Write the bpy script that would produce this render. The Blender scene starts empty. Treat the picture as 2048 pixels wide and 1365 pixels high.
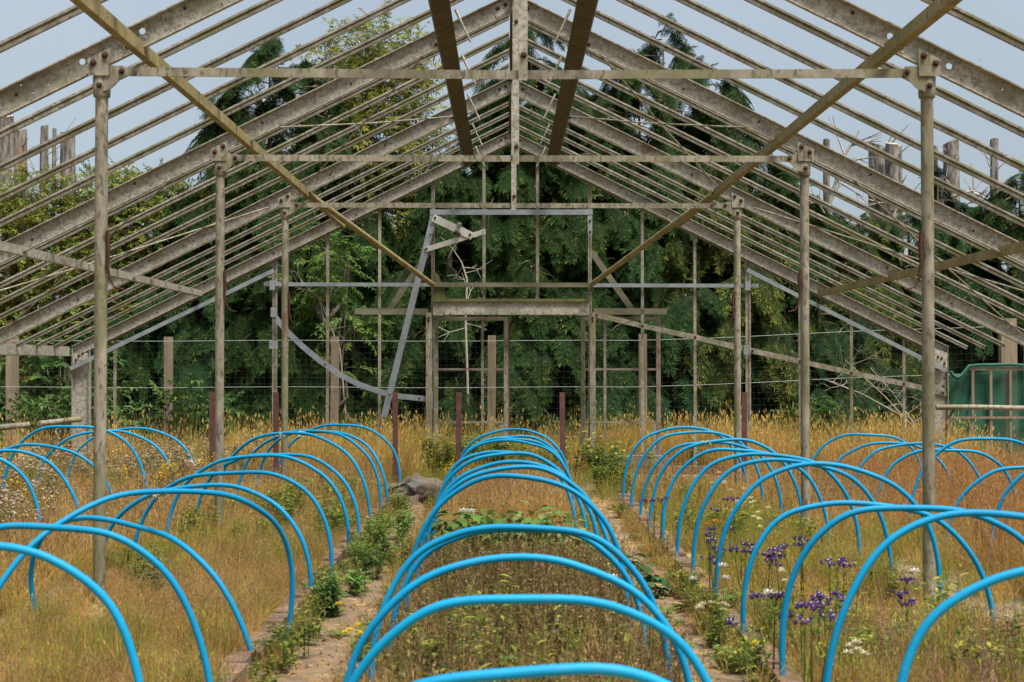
import bpy, bmesh, math, random
import numpy as np
from mathutils import Vector, Matrix, Euler

random.seed(7)
rng = np.random.RandomState(7)
S = bpy.context.scene
COL = S.collection
rad = math.radians

# ------------------------------------------------------------------ camera
F = 2844.0                       # focal length in photo pixels (50 mm on 36 mm, 2048 px)
CAM = Vector((0.0, 0.0, 1.25))
cd = bpy.data.cameras.new('camera')
cd.lens = 50.0; cd.sensor_width = 36.0; cd.clip_start = 0.05; cd.clip_end = 600.0
cam = bpy.data.objects.new('camera', cd); COL.objects.link(cam)
cam.location = CAM
cam.rotation_euler = (rad(90.0 + 1.0), 0.0, rad(-0.2))
cd.dof.use_dof = True; cd.dof.focus_distance = 15.0; cd.dof.aperture_fstop = 6.3
S.camera = cam
MR = cam.rotation_euler.to_matrix()

def at(px, py, Y):
    d = MR @ Vector(((px - 1024.0) / F, (682.5 - py) / F, -1.0))
    return CAM + d * (Y / d.y)
def X(px, Y): return at(px, 732, Y).x
def Z(py, Y): return at(1014, py, Y).z
def gnd(px, py, z=0.03):
    d = MR @ Vector(((px - 1024.0) / F, (682.5 - py) / F, -1.0))
    return CAM + d * ((z - CAM.z) / d.z)

# ------------------------------------------------------------------ world, sun, exposure
W = bpy.data.worlds.new('World'); S.world = W; W.use_nodes = True
nt = W.node_tree; nt.nodes.clear()
SUN_EL, SUN_AZ = rad(66), rad(138)       # azimuth clockwise from +Y: behind the camera, to its right
sky = nt.nodes.new('ShaderNodeTexSky'); sky.sky_type = 'NISHITA'; sky.sun_disc = False
sky.sun_elevation = SUN_EL; sky.sun_rotation = SUN_AZ
sky.air_density = 1.0; sky.dust_density = 2.0; sky.ozone_density = 1.0
bg = nt.nodes.new('ShaderNodeBackground'); bg.inputs['Strength'].default_value = 0.10
hs = nt.nodes.new('ShaderNodeMix'); hs.data_type = 'RGBA'; hs.inputs[0].default_value = 0.80
# even veil of high cloud: CIE overcast law, (1 + 2 sin elevation) / 3 of the zenith brightness
tcw = nt.nodes.new('ShaderNodeTexCoord'); sep = nt.nodes.new('ShaderNodeSeparateXYZ'); mrw = nt.nodes.new('ShaderNodeMapRange')
mrw.inputs[1].default_value = 0.0; mrw.inputs[2].default_value = 1.0; mrw.inputs[3].default_value = 1/3; mrw.inputs[4].default_value = 1.0
cln = nt.nodes.new('ShaderNodeTexNoise'); cln.inputs['Scale'].default_value = 3.0; cln.inputs['Detail'].default_value = 5.0
clm = nt.nodes.new('ShaderNodeMapRange'); clm.inputs[1].default_value = 0.3; clm.inputs[2].default_value = 0.7; clm.inputs[3].default_value = 0.92; clm.inputs[4].default_value = 1.08
clx = nt.nodes.new('ShaderNodeMath'); clx.operation = 'MULTIPLY'
scw = nt.nodes.new('ShaderNodeVectorMath'); scw.operation = 'SCALE'; scw.inputs[0].default_value = (3.42, 3.82, 4.08)
wo = nt.nodes.new('ShaderNodeOutputWorld')
nt.links.new(tcw.outputs['Generated'], sep.inputs[0]); nt.links.new(sep.outputs['Z'], mrw.inputs[0]); nt.links.new(tcw.outputs['Generated'], cln.inputs['Vector']); nt.links.new(cln.outputs['Fac'], clm.inputs[0]); nt.links.new(mrw.outputs[0], clx.inputs[0]); nt.links.new(clm.outputs[0], clx.inputs[1]); nt.links.new(clx.outputs[0], scw.inputs['Scale']); nt.links.new(scw.outputs[0], hs.inputs[7])
nt.links.new(sky.outputs[0], hs.inputs[6]); nt.links.new(hs.outputs[2], bg.inputs[0]); nt.links.new(bg.outputs[0], wo.inputs[0])
sd = bpy.data.lights.new('sun', 'SUN'); sd.energy = 3.0; sd.angle = rad(22); sd.color = (1.0, 0.95, 0.87)
sun = bpy.data.objects.new('sun', sd); COL.objects.link(sun)
sv = Vector((math.sin(SUN_AZ) * math.cos(SUN_EL), math.cos(SUN_AZ) * math.cos(SUN_EL), math.sin(SUN_EL)))
sun.rotation_euler = sv.to_track_quat('Z', 'Y').to_euler(); sun.location = sv * 40
vs = S.view_settings; vs.view_transform = 'Standard'; vs.look = 'None'; vs.gamma = 1.0; vs.exposure = 1.42
vs.use_curve_mapping = False
S.render.resolution_x = 1024; S.render.resolution_y = 682
S.render.engine = 'CYCLES'
S.cycles.max_bounces = 4; S.cycles.diffuse_bounces = 2; S.cycles.transmission_bounces = 2; S.cycles.transparent_max_bounces = 12

# ------------------------------------------------------------------ materials
MAT = {}
def N(t, k, **kw):
    n = t.nodes.new(k)
    for a, b in kw.items(): setattr(n, a, b)
    return n
def mat(name, ramp, scale=8.0, rough=0.7, bump=0.0, metal=0.0, detail=6.0, spots=None, stretch=None, spec=0.3, varo=0.0, rustcol=None, rustamt=0.0):
    """noise-ramp material; spots=(colour, scale, threshold) adds lichen or dirt speckle"""
    m = bpy.data.materials.new(name); m.use_nodes = True; t = m.node_tree; t.nodes.clear()
    out = N(t, 'ShaderNodeOutputMaterial'); p = N(t, 'ShaderNodeBsdfPrincipled')
    t.links.new(p.outputs[0], out.inputs[0])
    tc = N(t, 'ShaderNodeNewGeometry'); oi = N(t, 'ShaderNodeObjectInfo')
    mp = N(t, 'ShaderNodeMapping'); 
    if stretch: mp.inputs['Scale'].default_value = stretch
    t.links.new(tc.outputs['Position'], mp.inputs['Vector'])
    n1 = N(t, 'ShaderNodeTexNoise'); n1.inputs['Scale'].default_value = scale; n1.inputs['Detail'].default_value = detail
    n1.inputs['Roughness'].default_value = 0.65
    t.links.new(mp.outputs[0], n1.inputs['Vector'])
    r = N(t, 'ShaderNodeValToRGB'); el = r.color_ramp.elements
    for i, (pos, c) in enumerate(ramp):
        e = el[i] if i < 2 else el.new(pos)
        e.position = pos; e.color = (*c, 1)
    t.links.new(n1.outputs['Fac'], r.inputs[0]); colr = r.outputs[0]
    def over(colr, scale, th, c, wid=0.06, det=4.0, amt=1.0):
        n2 = N(t, 'ShaderNodeTexNoise'); n2.inputs['Scale'].default_value = scale; n2.inputs['Detail'].default_value = det
        t.links.new(mp.outputs[0], n2.inputs['Vector'])
        mr = N(t, 'ShaderNodeMapRange'); mr.inputs[1].default_value = th; mr.inputs[2].default_value = th + wid; mr.inputs[4].default_value = amt
        t.links.new(n2.outputs['Fac'], mr.inputs[0])
        mx = N(t, 'ShaderNodeMix', data_type='RGBA'); mx.inputs[7].default_value = (*c, 1)
        t.links.new(mr.outputs[0], mx.inputs[0]); t.links.new(colr, mx.inputs[6])
        return mx.outputs[2]
    if spots:
        for (c, sc, th, amt) in spots: colr = over(colr, sc, th, c, amt=amt)
    if varo:
        ma = N(t, 'ShaderNodeMapRange'); ma.inputs[3].default_value = 1 - varo; ma.inputs[4].default_value = 1 + varo
        t.links.new(oi.outputs['Random'], ma.inputs[0])
        vm = N(t, 'ShaderNodeVectorMath', operation='SCALE'); t.links.new(colr, vm.inputs[0]); t.links.new(ma.outputs[0], vm.inputs['Scale'])
        colr = vm.outputs[0]
    t.links.new(colr, p.inputs['Base Color'])
    p.inputs['Roughness'].default_value = rough; p.inputs['Metallic'].default_value = metal
    p.inputs['Specular IOR Level'].default_value = spec
    if bump:
        b = N(t, 'ShaderNodeBump'); b.inputs['Strength'].default_value = bump; b.inputs['Distance'].default_value = 0.01
        t.links.new(n1.outputs['Fac'], b.inputs['Height']); t.links.new(b.outputs[0], p.inputs['Normal'])
    MAT[name] = m
    return m

mat('galv_old', [(0.30, (0.128, 0.113, 0.083)), (0.50, (0.324, 0.302, 0.249)), (0.75, (0.484, 0.460, 0.393))], 30, 0.6, 0.2, 0.0, 10,
    spots=[((0.14, 0.065, 0.03), 2.3, 0.655, 0.65), ((0.08, 0.072, 0.05), 75, 0.56, 0.6), ((0.20, 0.19, 0.10), 5, 0.56, 0.5), ((0.12, 0.105, 0.075), 2.6, 0.57, 0.4), ((0.34, 0.33, 0.29), 11, 0.62, 0.4)], varo=0.06)
mat('galv_post', [(0.3, (0.122, 0.104, 0.073)), (0.52, (0.250, 0.220, 0.159)), (0.78, (0.378, 0.342, 0.262))], 16, 0.66, 0.2, 0.0, 10,
    spots=[((0.14, 0.065, 0.03), 2.3, 0.655, 0.65), ((0.07, 0.065, 0.035), 45, 0.56, 0.75), ((0.135, 0.125, 0.055), 4, 0.53, 0.65), ((0.33, 0.31, 0.26), 14, 0.63, 0.5)], stretch=(1, 1, 0.4), varo=0.05)
mat('galv_bar', [(0.3, (0.126, 0.111, 0.074)), (0.52, (0.237, 0.216, 0.163)), (0.78, (0.358, 0.342, 0.300))], 14, 0.5, 0.15, 0.0, 8,
    spots=[((0.075, 0.068, 0.04), 45, 0.57, 0.75), ((0.14, 0.13, 0.055), 3, 0.54, 0.7)], varo=0.15)
mat('purlin_olive', [(0.3, (0.148, 0.119, 0.048)), (0.55, (0.256, 0.210, 0.096)), (0.8, (0.352, 0.301, 0.165))], 7, 0.75, 0.15, 0.0, 8,
    spots=[((0.09, 0.075, 0.03), 30, 0.60, 0.7)], varo=0.06)
mat('purlin_brown_shaded', [(0.3, (0.05, 0.04, 0.018)), (0.55, (0.085, 0.068, 0.03)), (0.8, (0.14, 0.115, 0.055))], 9, 0.8, 0.15, 0.0, 8)  # mossy brown, with the shade of the purlin undersides put into the colour
mat('galv_new', [(0.3, (0.171, 0.184, 0.194)), (0.55, (0.239, 0.261, 0.275)), (0.8, (0.306, 0.333, 0.351))], 8, 0.45, 0.08, 0.25, 6,
    spots=[((0.22, 0.21, 0.17), 20, 0.60, 0.6)])
mat('rust', [(0.3, (0.034, 0.014, 0.008)), (0.55, (0.065, 0.025, 0.016)), (0.8, (0.099, 0.041, 0.024))], 12, 0.85, 0.3)
mat('stake_rust', [(0.3, (0.07, 0.03, 0.024)), (0.55, (0.115, 0.05, 0.04)), (0.8, (0.15, 0.07, 0.055))], 16, 0.8, 0.2)
mat('rail_rusty', [(0.3, (0.12, 0.05, 0.03)), (0.5, (0.21, 0.17, 0.13)), (0.8, (0.30, 0.275, 0.22))], 5, 0.75, 0.2)
mat('paint_white', [(0.3, (0.34, 0.32, 0.28)), (0.6, (0.46, 0.445, 0.40)), (0.8, (0.5, 0.48, 0.45))], 10, 0.5, 0.1,
    spots=[((0.24, 0.07, 0.025), 9, 0.64, 0.9)])
mat('wood_post', [(0.3, (0.114, 0.088, 0.057)), (0.55, (0.207, 0.163, 0.110)), (0.8, (0.290, 0.238, 0.172))], 12, 0.85, 0.4, stretch=(1, 1, 0.12), varo=0.12)
mat('wood_moss', [(0.3, (0.07, 0.075, 0.02)), (0.55, (0.115, 0.115, 0.04)), (0.8, (0.17, 0.155, 0.08))], 8, 0.9, 0.3, stretch=(1, 1, 0.2))
mat('track_wood', [(0.3, (0.075, 0.07, 0.04)), (0.55, (0.14, 0.13, 0.085)), (0.8, (0.22, 0.205, 0.15))], 10, 0.85, 0.3, stretch=(0.2, 1, 1))
mat('brick', [(0.3, (0.109, 0.061, 0.040)), (0.55, (0.180, 0.109, 0.072)), (0.8, (0.246, 0.180, 0.130))], 16, 0.9, 0.5,
    spots=[((0.12, 0.115, 0.07), 10, 0.58, 0.7)], varo=0.22)
mat('concrete', [(0.3, (0.112, 0.101, 0.081)), (0.55, (0.182, 0.168, 0.140)), (0.8, (0.238, 0.224, 0.189))], 9, 0.9, 0.4,
    spots=[((0.10, 0.11, 0.05), 5, 0.56, 0.6)])
mat('soil', [(0.25, (0.10, 0.075, 0.045)), (0.5, (0.19, 0.14, 0.08)), (0.78, (0.30, 0.235, 0.14))], 3.5, 0.95, 0.6,
    spots=[((0.09, 0.11, 0.035), 1.4, 0.57, 0.6), ((0.35, 0.28, 0.17), 45, 0.60, 0.6)])
mat('turf', [(0.25, (0.179, 0.123, 0.056)), (0.5, (0.314, 0.218, 0.101)), (0.78, (0.448, 0.325, 0.157))], 9, 0.95, 0.5,
    spots=[((0.13, 0.14, 0.04), 1.8, 0.57, 0.5), ((0.45, 0.34, 0.18), 60, 0.58, 0.6)])
mat('path_dirt', [(0.25, (0.100, 0.065, 0.039)), (0.5, (0.187, 0.126, 0.077)), (0.78, (0.260, 0.191, 0.122))], 9, 0.95, 0.6,
    spots=[((0.16, 0.11, 0.06), 40, 0.62, 0.7), ((0.38, 0.31, 0.22), 90, 0.62, 0.6), ((0.13, 0.105, 0.05), 4, 0.55, 0.6)])
mat('mound_soil', [(0.3, (0.064, 0.050, 0.035)), (0.5, (0.124, 0.094, 0.064)), (0.75, (0.149, 0.134, 0.109))], 7, 0.95, 0.7)
mat('blue_pipe', [(0.3, (0.000, 0.193, 0.376)), (0.6, (0.000, 0.235, 0.444)), (0.85, (0.007, 0.281, 0.489))], 3.0, 0.55, 0.02, spec=0.22,
    spots=[((0.04, 0.25, 0.40), 40, 0.62, 0.3), ((0.10, 0.19, 0.22), 7, 0.62, 0.18), ((0.09, 0.11, 0.09), 90, 0.68, 0.45)])
mat('bark', [(0.3, (0.06, 0.045, 0.03)), (0.55, (0.12, 0.095, 0.065)), (0.8, (0.2, 0.17, 0.12))], 10, 0.95, 0.8, stretch=(1, 1, 0.25))
mat('bark_grey', [(0.36, (0.06, 0.05, 0.04)), (0.5, (0.165, 0.145, 0.125)), (0.66, (0.30, 0.28, 0.25))], 16, 0.95, 0.9, stretch=(1, 1, 0.22),
    spots=[((0.20, 0.105, 0.05), 2.2, 0.6, 0.5)])
mat('cut_wood', [(0.3, (0.32, 0.25, 0.17)), (0.7, (0.45, 0.38, 0.28))], 12, 0.9, 0.2)
mat('twig_dead', [(0.3, (0.24, 0.21, 0.17)), (0.7, (0.42, 0.385, 0.32))], 12, 0.9, 0.2)
mat('wire', [(0.3, (0.34, 0.36, 0.35)), (0.7, (0.5, 0.52, 0.52))], 10, 0.5, 0.0)
mat('mesh_wire', [(0.3, (0.060, 0.066, 0.060)), (0.7, (0.102, 0.108, 0.102))], 10, 0.6, 0.0)
mat('twine', [(0.3, (0.42, 0.40, 0.16)), (0.7, (0.55, 0.53, 0.36))], 30, 0.8, 0.0)
mat('stone', [(0.3, (0.079, 0.074, 0.070)), (0.55, (0.134, 0.126, 0.114)), (0.8, (0.178, 0.169, 0.154))], 6, 0.9, 0.6,
    spots=[((0.28, 0.17, 0.09), 3, 0.58, 0.6)])

def veg_mat(name, trans=0.28, rough=0.65, var=0.28):
    m = bpy.data.materials.new(name); m.use_nodes = True; t = m.node_tree; t.nodes.clear()
    out = N(t, 'ShaderNodeOutputMaterial'); p = N(t, 'ShaderNodeBsdfPrincipled'); tr = N(t, 'ShaderNodeBsdfTranslucent'); mx = N(t, 'ShaderNodeMixShader')
    a = N(t, 'ShaderNodeAttribute', attribute_name='col'); oi = N(t, 'ShaderNodeObjectInfo')
    hsv = N(t, 'ShaderNodeHueSaturation')
    h = N(t, 'ShaderNodeMapRange'); h.inputs[3].default_value = 0.485; h.inputs[4].default_value = 0.515
    v = N(t, 'ShaderNodeMapRange'); v.inputs[3].default_value = 1 - var; v.inputs[4].default_value = 1 + var
    t.links.new(oi.outputs['Random'], v.inputs[0])
    fr = N(t, 'ShaderNodeMath', operation='MULTIPLY'); fr.inputs[1].default_value = 7.13
    f2 = N(t, 'ShaderNodeMath', operation='FRACT')
    t.links.new(oi.outputs['Random'], fr.inputs[0]); t.links.new(fr.outputs[0], f2.inputs[0]); t.links.new(f2.outputs[0], h.inputs[0])
    t.links.new(h.outputs[0], hsv.inputs['Hue']); t.links.new(v.outputs[0], hsv.inputs['Value']); t.links.new(a.outputs['Color'], hsv.inputs['Color'])
    t.links.new(hsv.outputs[0], p.inputs['Base Color']); t.links.new(hsv.outputs[0], tr.inputs['Color'])
    p.inputs['Roughness'].default_value = rough; p.inputs['Specular IOR Level'].default_value = 0.08
    mx.inputs[0].default_value = trans
    t.links.new(p.outputs[0], mx.inputs[1]); t.links.new(tr.outputs[0], mx.inputs[2]); t.links.new(mx.outputs[0], out.inputs[0])
    MAT[name] = m
veg_mat('foliage', 0.15, 0.7, 0.16); veg_mat('grass', 0.38, 0.8, 0.25); veg_mat('leaf', 0.25, 0.5, 0.15)

# green shade netting: woven strands with real gaps
m = bpy.data.materials.new('green_net'); m.use_nodes = True; t = m.node_tree; t.nodes.clear(); MAT['green_net'] = m
out = N(t, 'ShaderNodeOutputMaterial'); p = N(t, 'ShaderNodeBsdfPrincipled'); tp = N(t, 'ShaderNodeBsdfTransparent'); mx = N(t, 'ShaderNodeMixShader')
g = N(t, 'ShaderNodeNewGeometry'); n1 = N(t, 'ShaderNodeTexNoise'); n1.inputs['Scale'].default_value = 3.5
t.links.new(g.outputs['Position'], n1.inputs['Vector'])
r = N(t, 'ShaderNodeValToRGB'); r.color_ramp.elements[0].color = (0.003, 0.062, 0.034, 1); r.color_ramp.elements[1].color = (0.012, 0.115, 0.066, 1)
r.color_ramp.elements[0].position = 0.35; r.color_ramp.elements[1].position = 0.7
t.links.new(n1.outputs['Fac'], r.inputs[0]); t.links.new(r.outputs[0], p.inputs['Base Color']); p.inputs['Roughness'].default_value = 0.7
mx.inputs[0].default_value = 0.86
t.links.new(tp.outputs[0], mx.inputs[1]); t.links.new(p.outputs[0], mx.inputs[2]); t.links.new(mx.outputs[0], out.inputs[0])

# ------------------------------------------------------------------ mesh helpers
def mesh_obj(name, verts, faces, material, parent=None, smooth=False, center=None, cols=None):
    """verts in world space; origin put at `center` (default: bounding-box middle)"""
    v = np.asarray(verts, dtype=float)
    c = np.asarray(center, dtype=float) if center is not None else (v.min(0) + v.max(0)) / 2
    me = bpy.data.meshes.new(name); me.from_pydata((v - c).tolist(), [], faces)
    if smooth: me.polygons.foreach_set('use_smooth', [True] * len(me.polygons))
    if material: me.materials.append(MAT[material])
    if cols is not None:
        a = me.attributes.new('col', 'FLOAT_COLOR', 'POINT')
        cc = np.ones((len(v), 4)); cc[:, :3] = cols; a.data.foreach_set('color', cc.ravel())
    me.update()
    o = bpy.data.objects.new(name, me); COL.objects.link(o)
    if parent is not None:
        o.parent = parent; c = c - np.array(WLOC[parent.name])
        WLOC[o.name] = tuple(np.asarray(center if center is not None else (v.min(0) + v.max(0)) / 2))
    else:
        WLOC[o.name] = tuple(c)
    o.location = c
    return o
WLOC = {}
def thing(name, loc, label, cat, group=None):
    o = bpy.data.objects.new(name, None); COL.objects.link(o); o.location = loc; o.empty_display_size = 0.2
    WLOC[o.name] = tuple(loc); tag(o, label, cat, group); return o
def tag(o, label, cat, group=None):
    o['label'] = label; o['category'] = cat
    if group: o['group'] = group
    return o
def struct(o): o['kind'] = 'structure'; return o
def stuff(o, label=None, cat=None):
    o['kind'] = 'stuff'
    if label: o['label'] = label
    if cat: o['category'] = cat
    return o

def rect(w, h, cu=0, cv=0): return [(cu - w/2, cv - h/2), (cu + w/2, cv - h/2), (cu + w/2, cv + h/2), (cu - w/2, cv + h/2)]
def circ(r, n=12): return [(r * math.cos(2*math.pi*i/n), r * math.sin(2*math.pi*i/n)) for i in range(n)]
def channel(w, h, t, cv=0):     # web at u=0, flanges towards +u, v centred on cv
    a, b = cv - h/2, cv + h/2
    return [(0, a), (w, a), (w, a+t), (t, a+t), (t, b-t), (w, b-t), (w, b), (0, b)]
def angle(w, h, t): return [(0, 0), (w, 0), (w, t), (t, t), (t, h), (0, h)]
def tee(w, h, t): return [(-w/2, 0), (w/2, 0), (w/2, t), (t/2, t), (t/2, h), (-t/2, h), (-t/2, t), (-w/2, t)]

def prism_geo(p0, p1, poly, side, up, cut0=None, cut1=None):
    p0, p1, side, up = Vector(p0), Vector(p1), Vector(side).normalized(), Vector(up).normalized()
    d = (p1 - p0).normalized(); vs = []
    for p, cut in ((p0, cut0), (p1, cut1)):
        for (u, v) in poly:
            q = p + side * u + up * v
            if cut is not None:            # slide along the member onto the plane axis=value
                ax, val = cut; q = q + d * ((val - q[ax]) / d[ax])
            vs.append(tuple(q))
    n = len(poly)
    fs = [[i, (i+1) % n, n + (i+1) % n, n + i] for i in range(n)]
    fs += [list(range(n))[::-1], list(range(n, 2*n))]
    # consistent outward winding
    a2 = sum(poly[i][0]*poly[(i+1) % n][1] - poly[(i+1) % n][0]*poly[i][1] for i in range(n))
    if (side.cross(up).dot(d) > 0) != (a2 > 0): fs = [f[::-1] for f in fs]
    return vs, fs
class B:                                   # collects several shapes for one mesh
    def __init__(s): s.v = []; s.f = []
    def add(s, vf):
        k = len(s.v); s.v += list(vf[0]); s.f += [[i + k for i in f] for f in vf[1]]; return s
    def bar(s, p0, p1, poly, side, up, **k): return s.add(prism_geo(p0, p1, poly, side, up, **k))
    def box(s, lo, hi):
        (x0, y0, z0), (x1, y1, z1) = lo, hi
        v = [(x0,y0,z0),(x1,y0,z0),(x1,y1,z0),(x0,y1,z0),(x0,y0,z1),(x1,y0,z1),(x1,y1,z1),(x0,y1,z1)]
        return s.add((v, [[0,3,2,1],[4,5,6,7],[0,1,5,4],[1,2,6,5],[2,3,7,6],[3,0,4,7]]))
    def obj(s, name, m, parent=None, **k): return mesh_obj(name, s.v, s.f, m, parent, **k)

def tube_geo(pts, r, n=8, caps=True):
    pts = [Vector(p) for p in pts]; rs = r if hasattr(r, '__len__') else [r] * len(pts)
    vs, fs = [], []; prev = None
    for i, p in enumerate(pts):
        d = (pts[min(i+1, len(pts)-1)] - pts[max(i-1, 0)]).normalized()
        if prev is None:
            a = d.orthogonal().normalized()
        else:
            a = (prev - d * prev.dot(d)).normalized()
        prev = a; b = d.cross(a)
        for k in range(n):
            th = 2*math.pi*k/n
            vs.append(tuple(p + (a*math.cos(th) + b*math.sin(th)) * rs[i]))
    for i in range(len(pts)-1):
        for k in range(n):
            fs.append([i*n+k, i*n+(k+1) % n, (i+1)*n+(k+1) % n, (i+1)*n+k])
    if caps:
        m_ = len(vs); vs += vs[:n] + vs[m_-n:m_]       # caps on their own vertices, so the sides shade evenly
        fs.append([m_+k for k in range(n)][::-1]); fs.append([m_+n+k for k in range(n)])
    return vs, fs
def tube(name, pts, r, m, parent=None, n=8):
    v, f = tube_geo(pts, r, n); return mesh_obj(name, v, f, m, parent, smooth=True)
def plate(name, outline, holes, y0, y1, m, parent=None):
    """flat plate in the XZ plane between y0 and y1 with round holes [(x,z,r)]"""
    bm = bmesh.new(); loops = [outline] + [[(hx + hr*math.cos(a*math.pi/8), hz + hr*math.sin(a*math.pi/8)) for a in range(16)] for hx, hz, hr in holes]
    ed = []
    for lp in loops:
        vv = [bm.verts.new((x, y0, z)) for x, z in lp]
        for i in range(len(vv)): ed.append(bm.edges.new((vv[i], vv[(i+1) % len(vv)])))
    bmesh.ops.triangle_fill(bm, use_beauty=True, edges=ed)
    g = bmesh.ops.extrude_face_region(bm, geom=bm.faces[:])
    for e in g['geom']:
        if isinstance(e, bmesh.types.BMVert): e.co.y = y1
    bmesh.ops.recalc_face_normals(bm, faces=bm.faces[:])
    bm.verts.index_update()
    v = [tuple(w.co) for w in bm.verts]; f = [[w.index for w in fa.verts] for fa in bm.faces]; bm.free()
    return mesh_obj(name, v, f, m, parent)

# bolt head: low hexagon dome on a washer, axis along -Y
def bolt_geo(c, r=0.013, h=0.016):
    c = Vector(c); v = []; f = []
    for (rr, yy) in ((r*1.55, 0.0), (r*1.55, -0.003), (r, -0.003), (r, -h*0.7), (r*0.6, -h)):
        for k in range(8):
            a = k*math.pi/4; v.append((c.x + rr*math.cos(a), c.y + yy, c.z + rr*math.sin(a)))
    for i in range(4):
        for k in range(8): f.append([i*8+k, i*8+(k+1) % 8, (i+1)*8+(k+1) % 8, (i+1)*8+k])
    f.append([32+k for k in range(8)])
    return v, f
BOLT = {}
def bolt(c, parent, r=0.013, m='rust'):
    r *= 0.86
    key = (round(r, 4), m)
    if key not in BOLT:
        v, f = bolt_geo((0, 0, 0), r)
        me = bpy.data.meshes.new('bolt'); me.from_pydata(v, [], f); me.materials.append(MAT[m]); me.update(); BOLT[key] = me
    o = bpy.data.objects.new('bolt', BOLT[key]); COL.objects.link(o); o.parent = parent
    o.location = Vector(c) - Vector(WLOC[parent.name])
    return o

# ------------------------------------------------------------------ ground
def vnoise(x, y, s=1.0, seed=0):
    return (np.sin(x*1.7*s + seed) * np.cos(y*1.3*s + seed*2.1) + 0.6*np.sin(x*3.1*s + y*2.3*s + seed*0.7) + 0.4*np.cos(x*5.9*s - y*4.7*s + seed*1.3)) / 2.0
def sheet(name, x0, x1, y0, y1, nx, ny, z, amp, m, seed=0, edge=0.0):
    xs = np.linspace(x0, x1, nx); ys = np.linspace(y0, y1, ny); gx, gy = np.meshgrid(xs, ys)
    gz = z + amp * vnoise(gx, gy, 3.0, seed)
    if edge:
        gx = gx + edge * np.where((np.arange(nx) == 0) | (np.arange(nx) == nx-1), 1, 0)[None, :] * vnoise(gy*2.5, gx, 2.0, seed+3)
    v = np.stack([gx, gy, gz], -1).reshape(-1, 3)
    f = [[j*nx+i, j*nx+i+1, (j+1)*nx+i+1, (j+1)*nx+i] for j in range(ny-1) for i in range(nx-1)]
    return mesh_obj(name, v, f, m, smooth=True, center=((x0+x1)/2, (y0+y1)/2, z))
struct(sheet('ground', -150, 150, -100, 250, 60, 70, 0.0, 0.0, 'soil'))
for sx, nm in ((-0.79, 'path'), (0.80, 'path')):
    struct(sheet(nm, sx-0.27, sx+0.27, 1.0, 14.2, 9, 160, 0.012, 0.006, 'path_dirt', seed=sx, edge=0.06))
for x0, x1 in ((-0.47, 0.55), (-2.12, -1.13), (1.15, 2.16), (-4.3, -3.15), (2.95, 4.1)):
    struct(sheet('planting_bed', x0, x1, 1.0, 14.3, 12, 120, 0.03, 0.012, 'turf', seed=x0))

# ------------------------------------------------------------------ glasshouse
X0 = 0.04; BAY = 3.05; FY = [4.30, 7.354, 10.40, 13.45, 16.5]
SL = 0.494; APEX = 3.985; HALF = 5.08; PX = 2.14
def ztop(ax): return APEX - SL * ax
cs = 1 / math.hypot(1, SL)
GH = thing('glasshouse', (X0, 10.4, 0.0), 'old grey metal glasshouse frame stripped of its glass', 'glasshouse')
def slope_vecs(s): return Vector((s*cs, 0, -SL*cs)), Vector((s*SL*cs, 0, cs))     # along (down-slope), normal (up)
RD = 0.128
TIE = 2.765
fronty = Vector((0, -1, 0))

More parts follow.
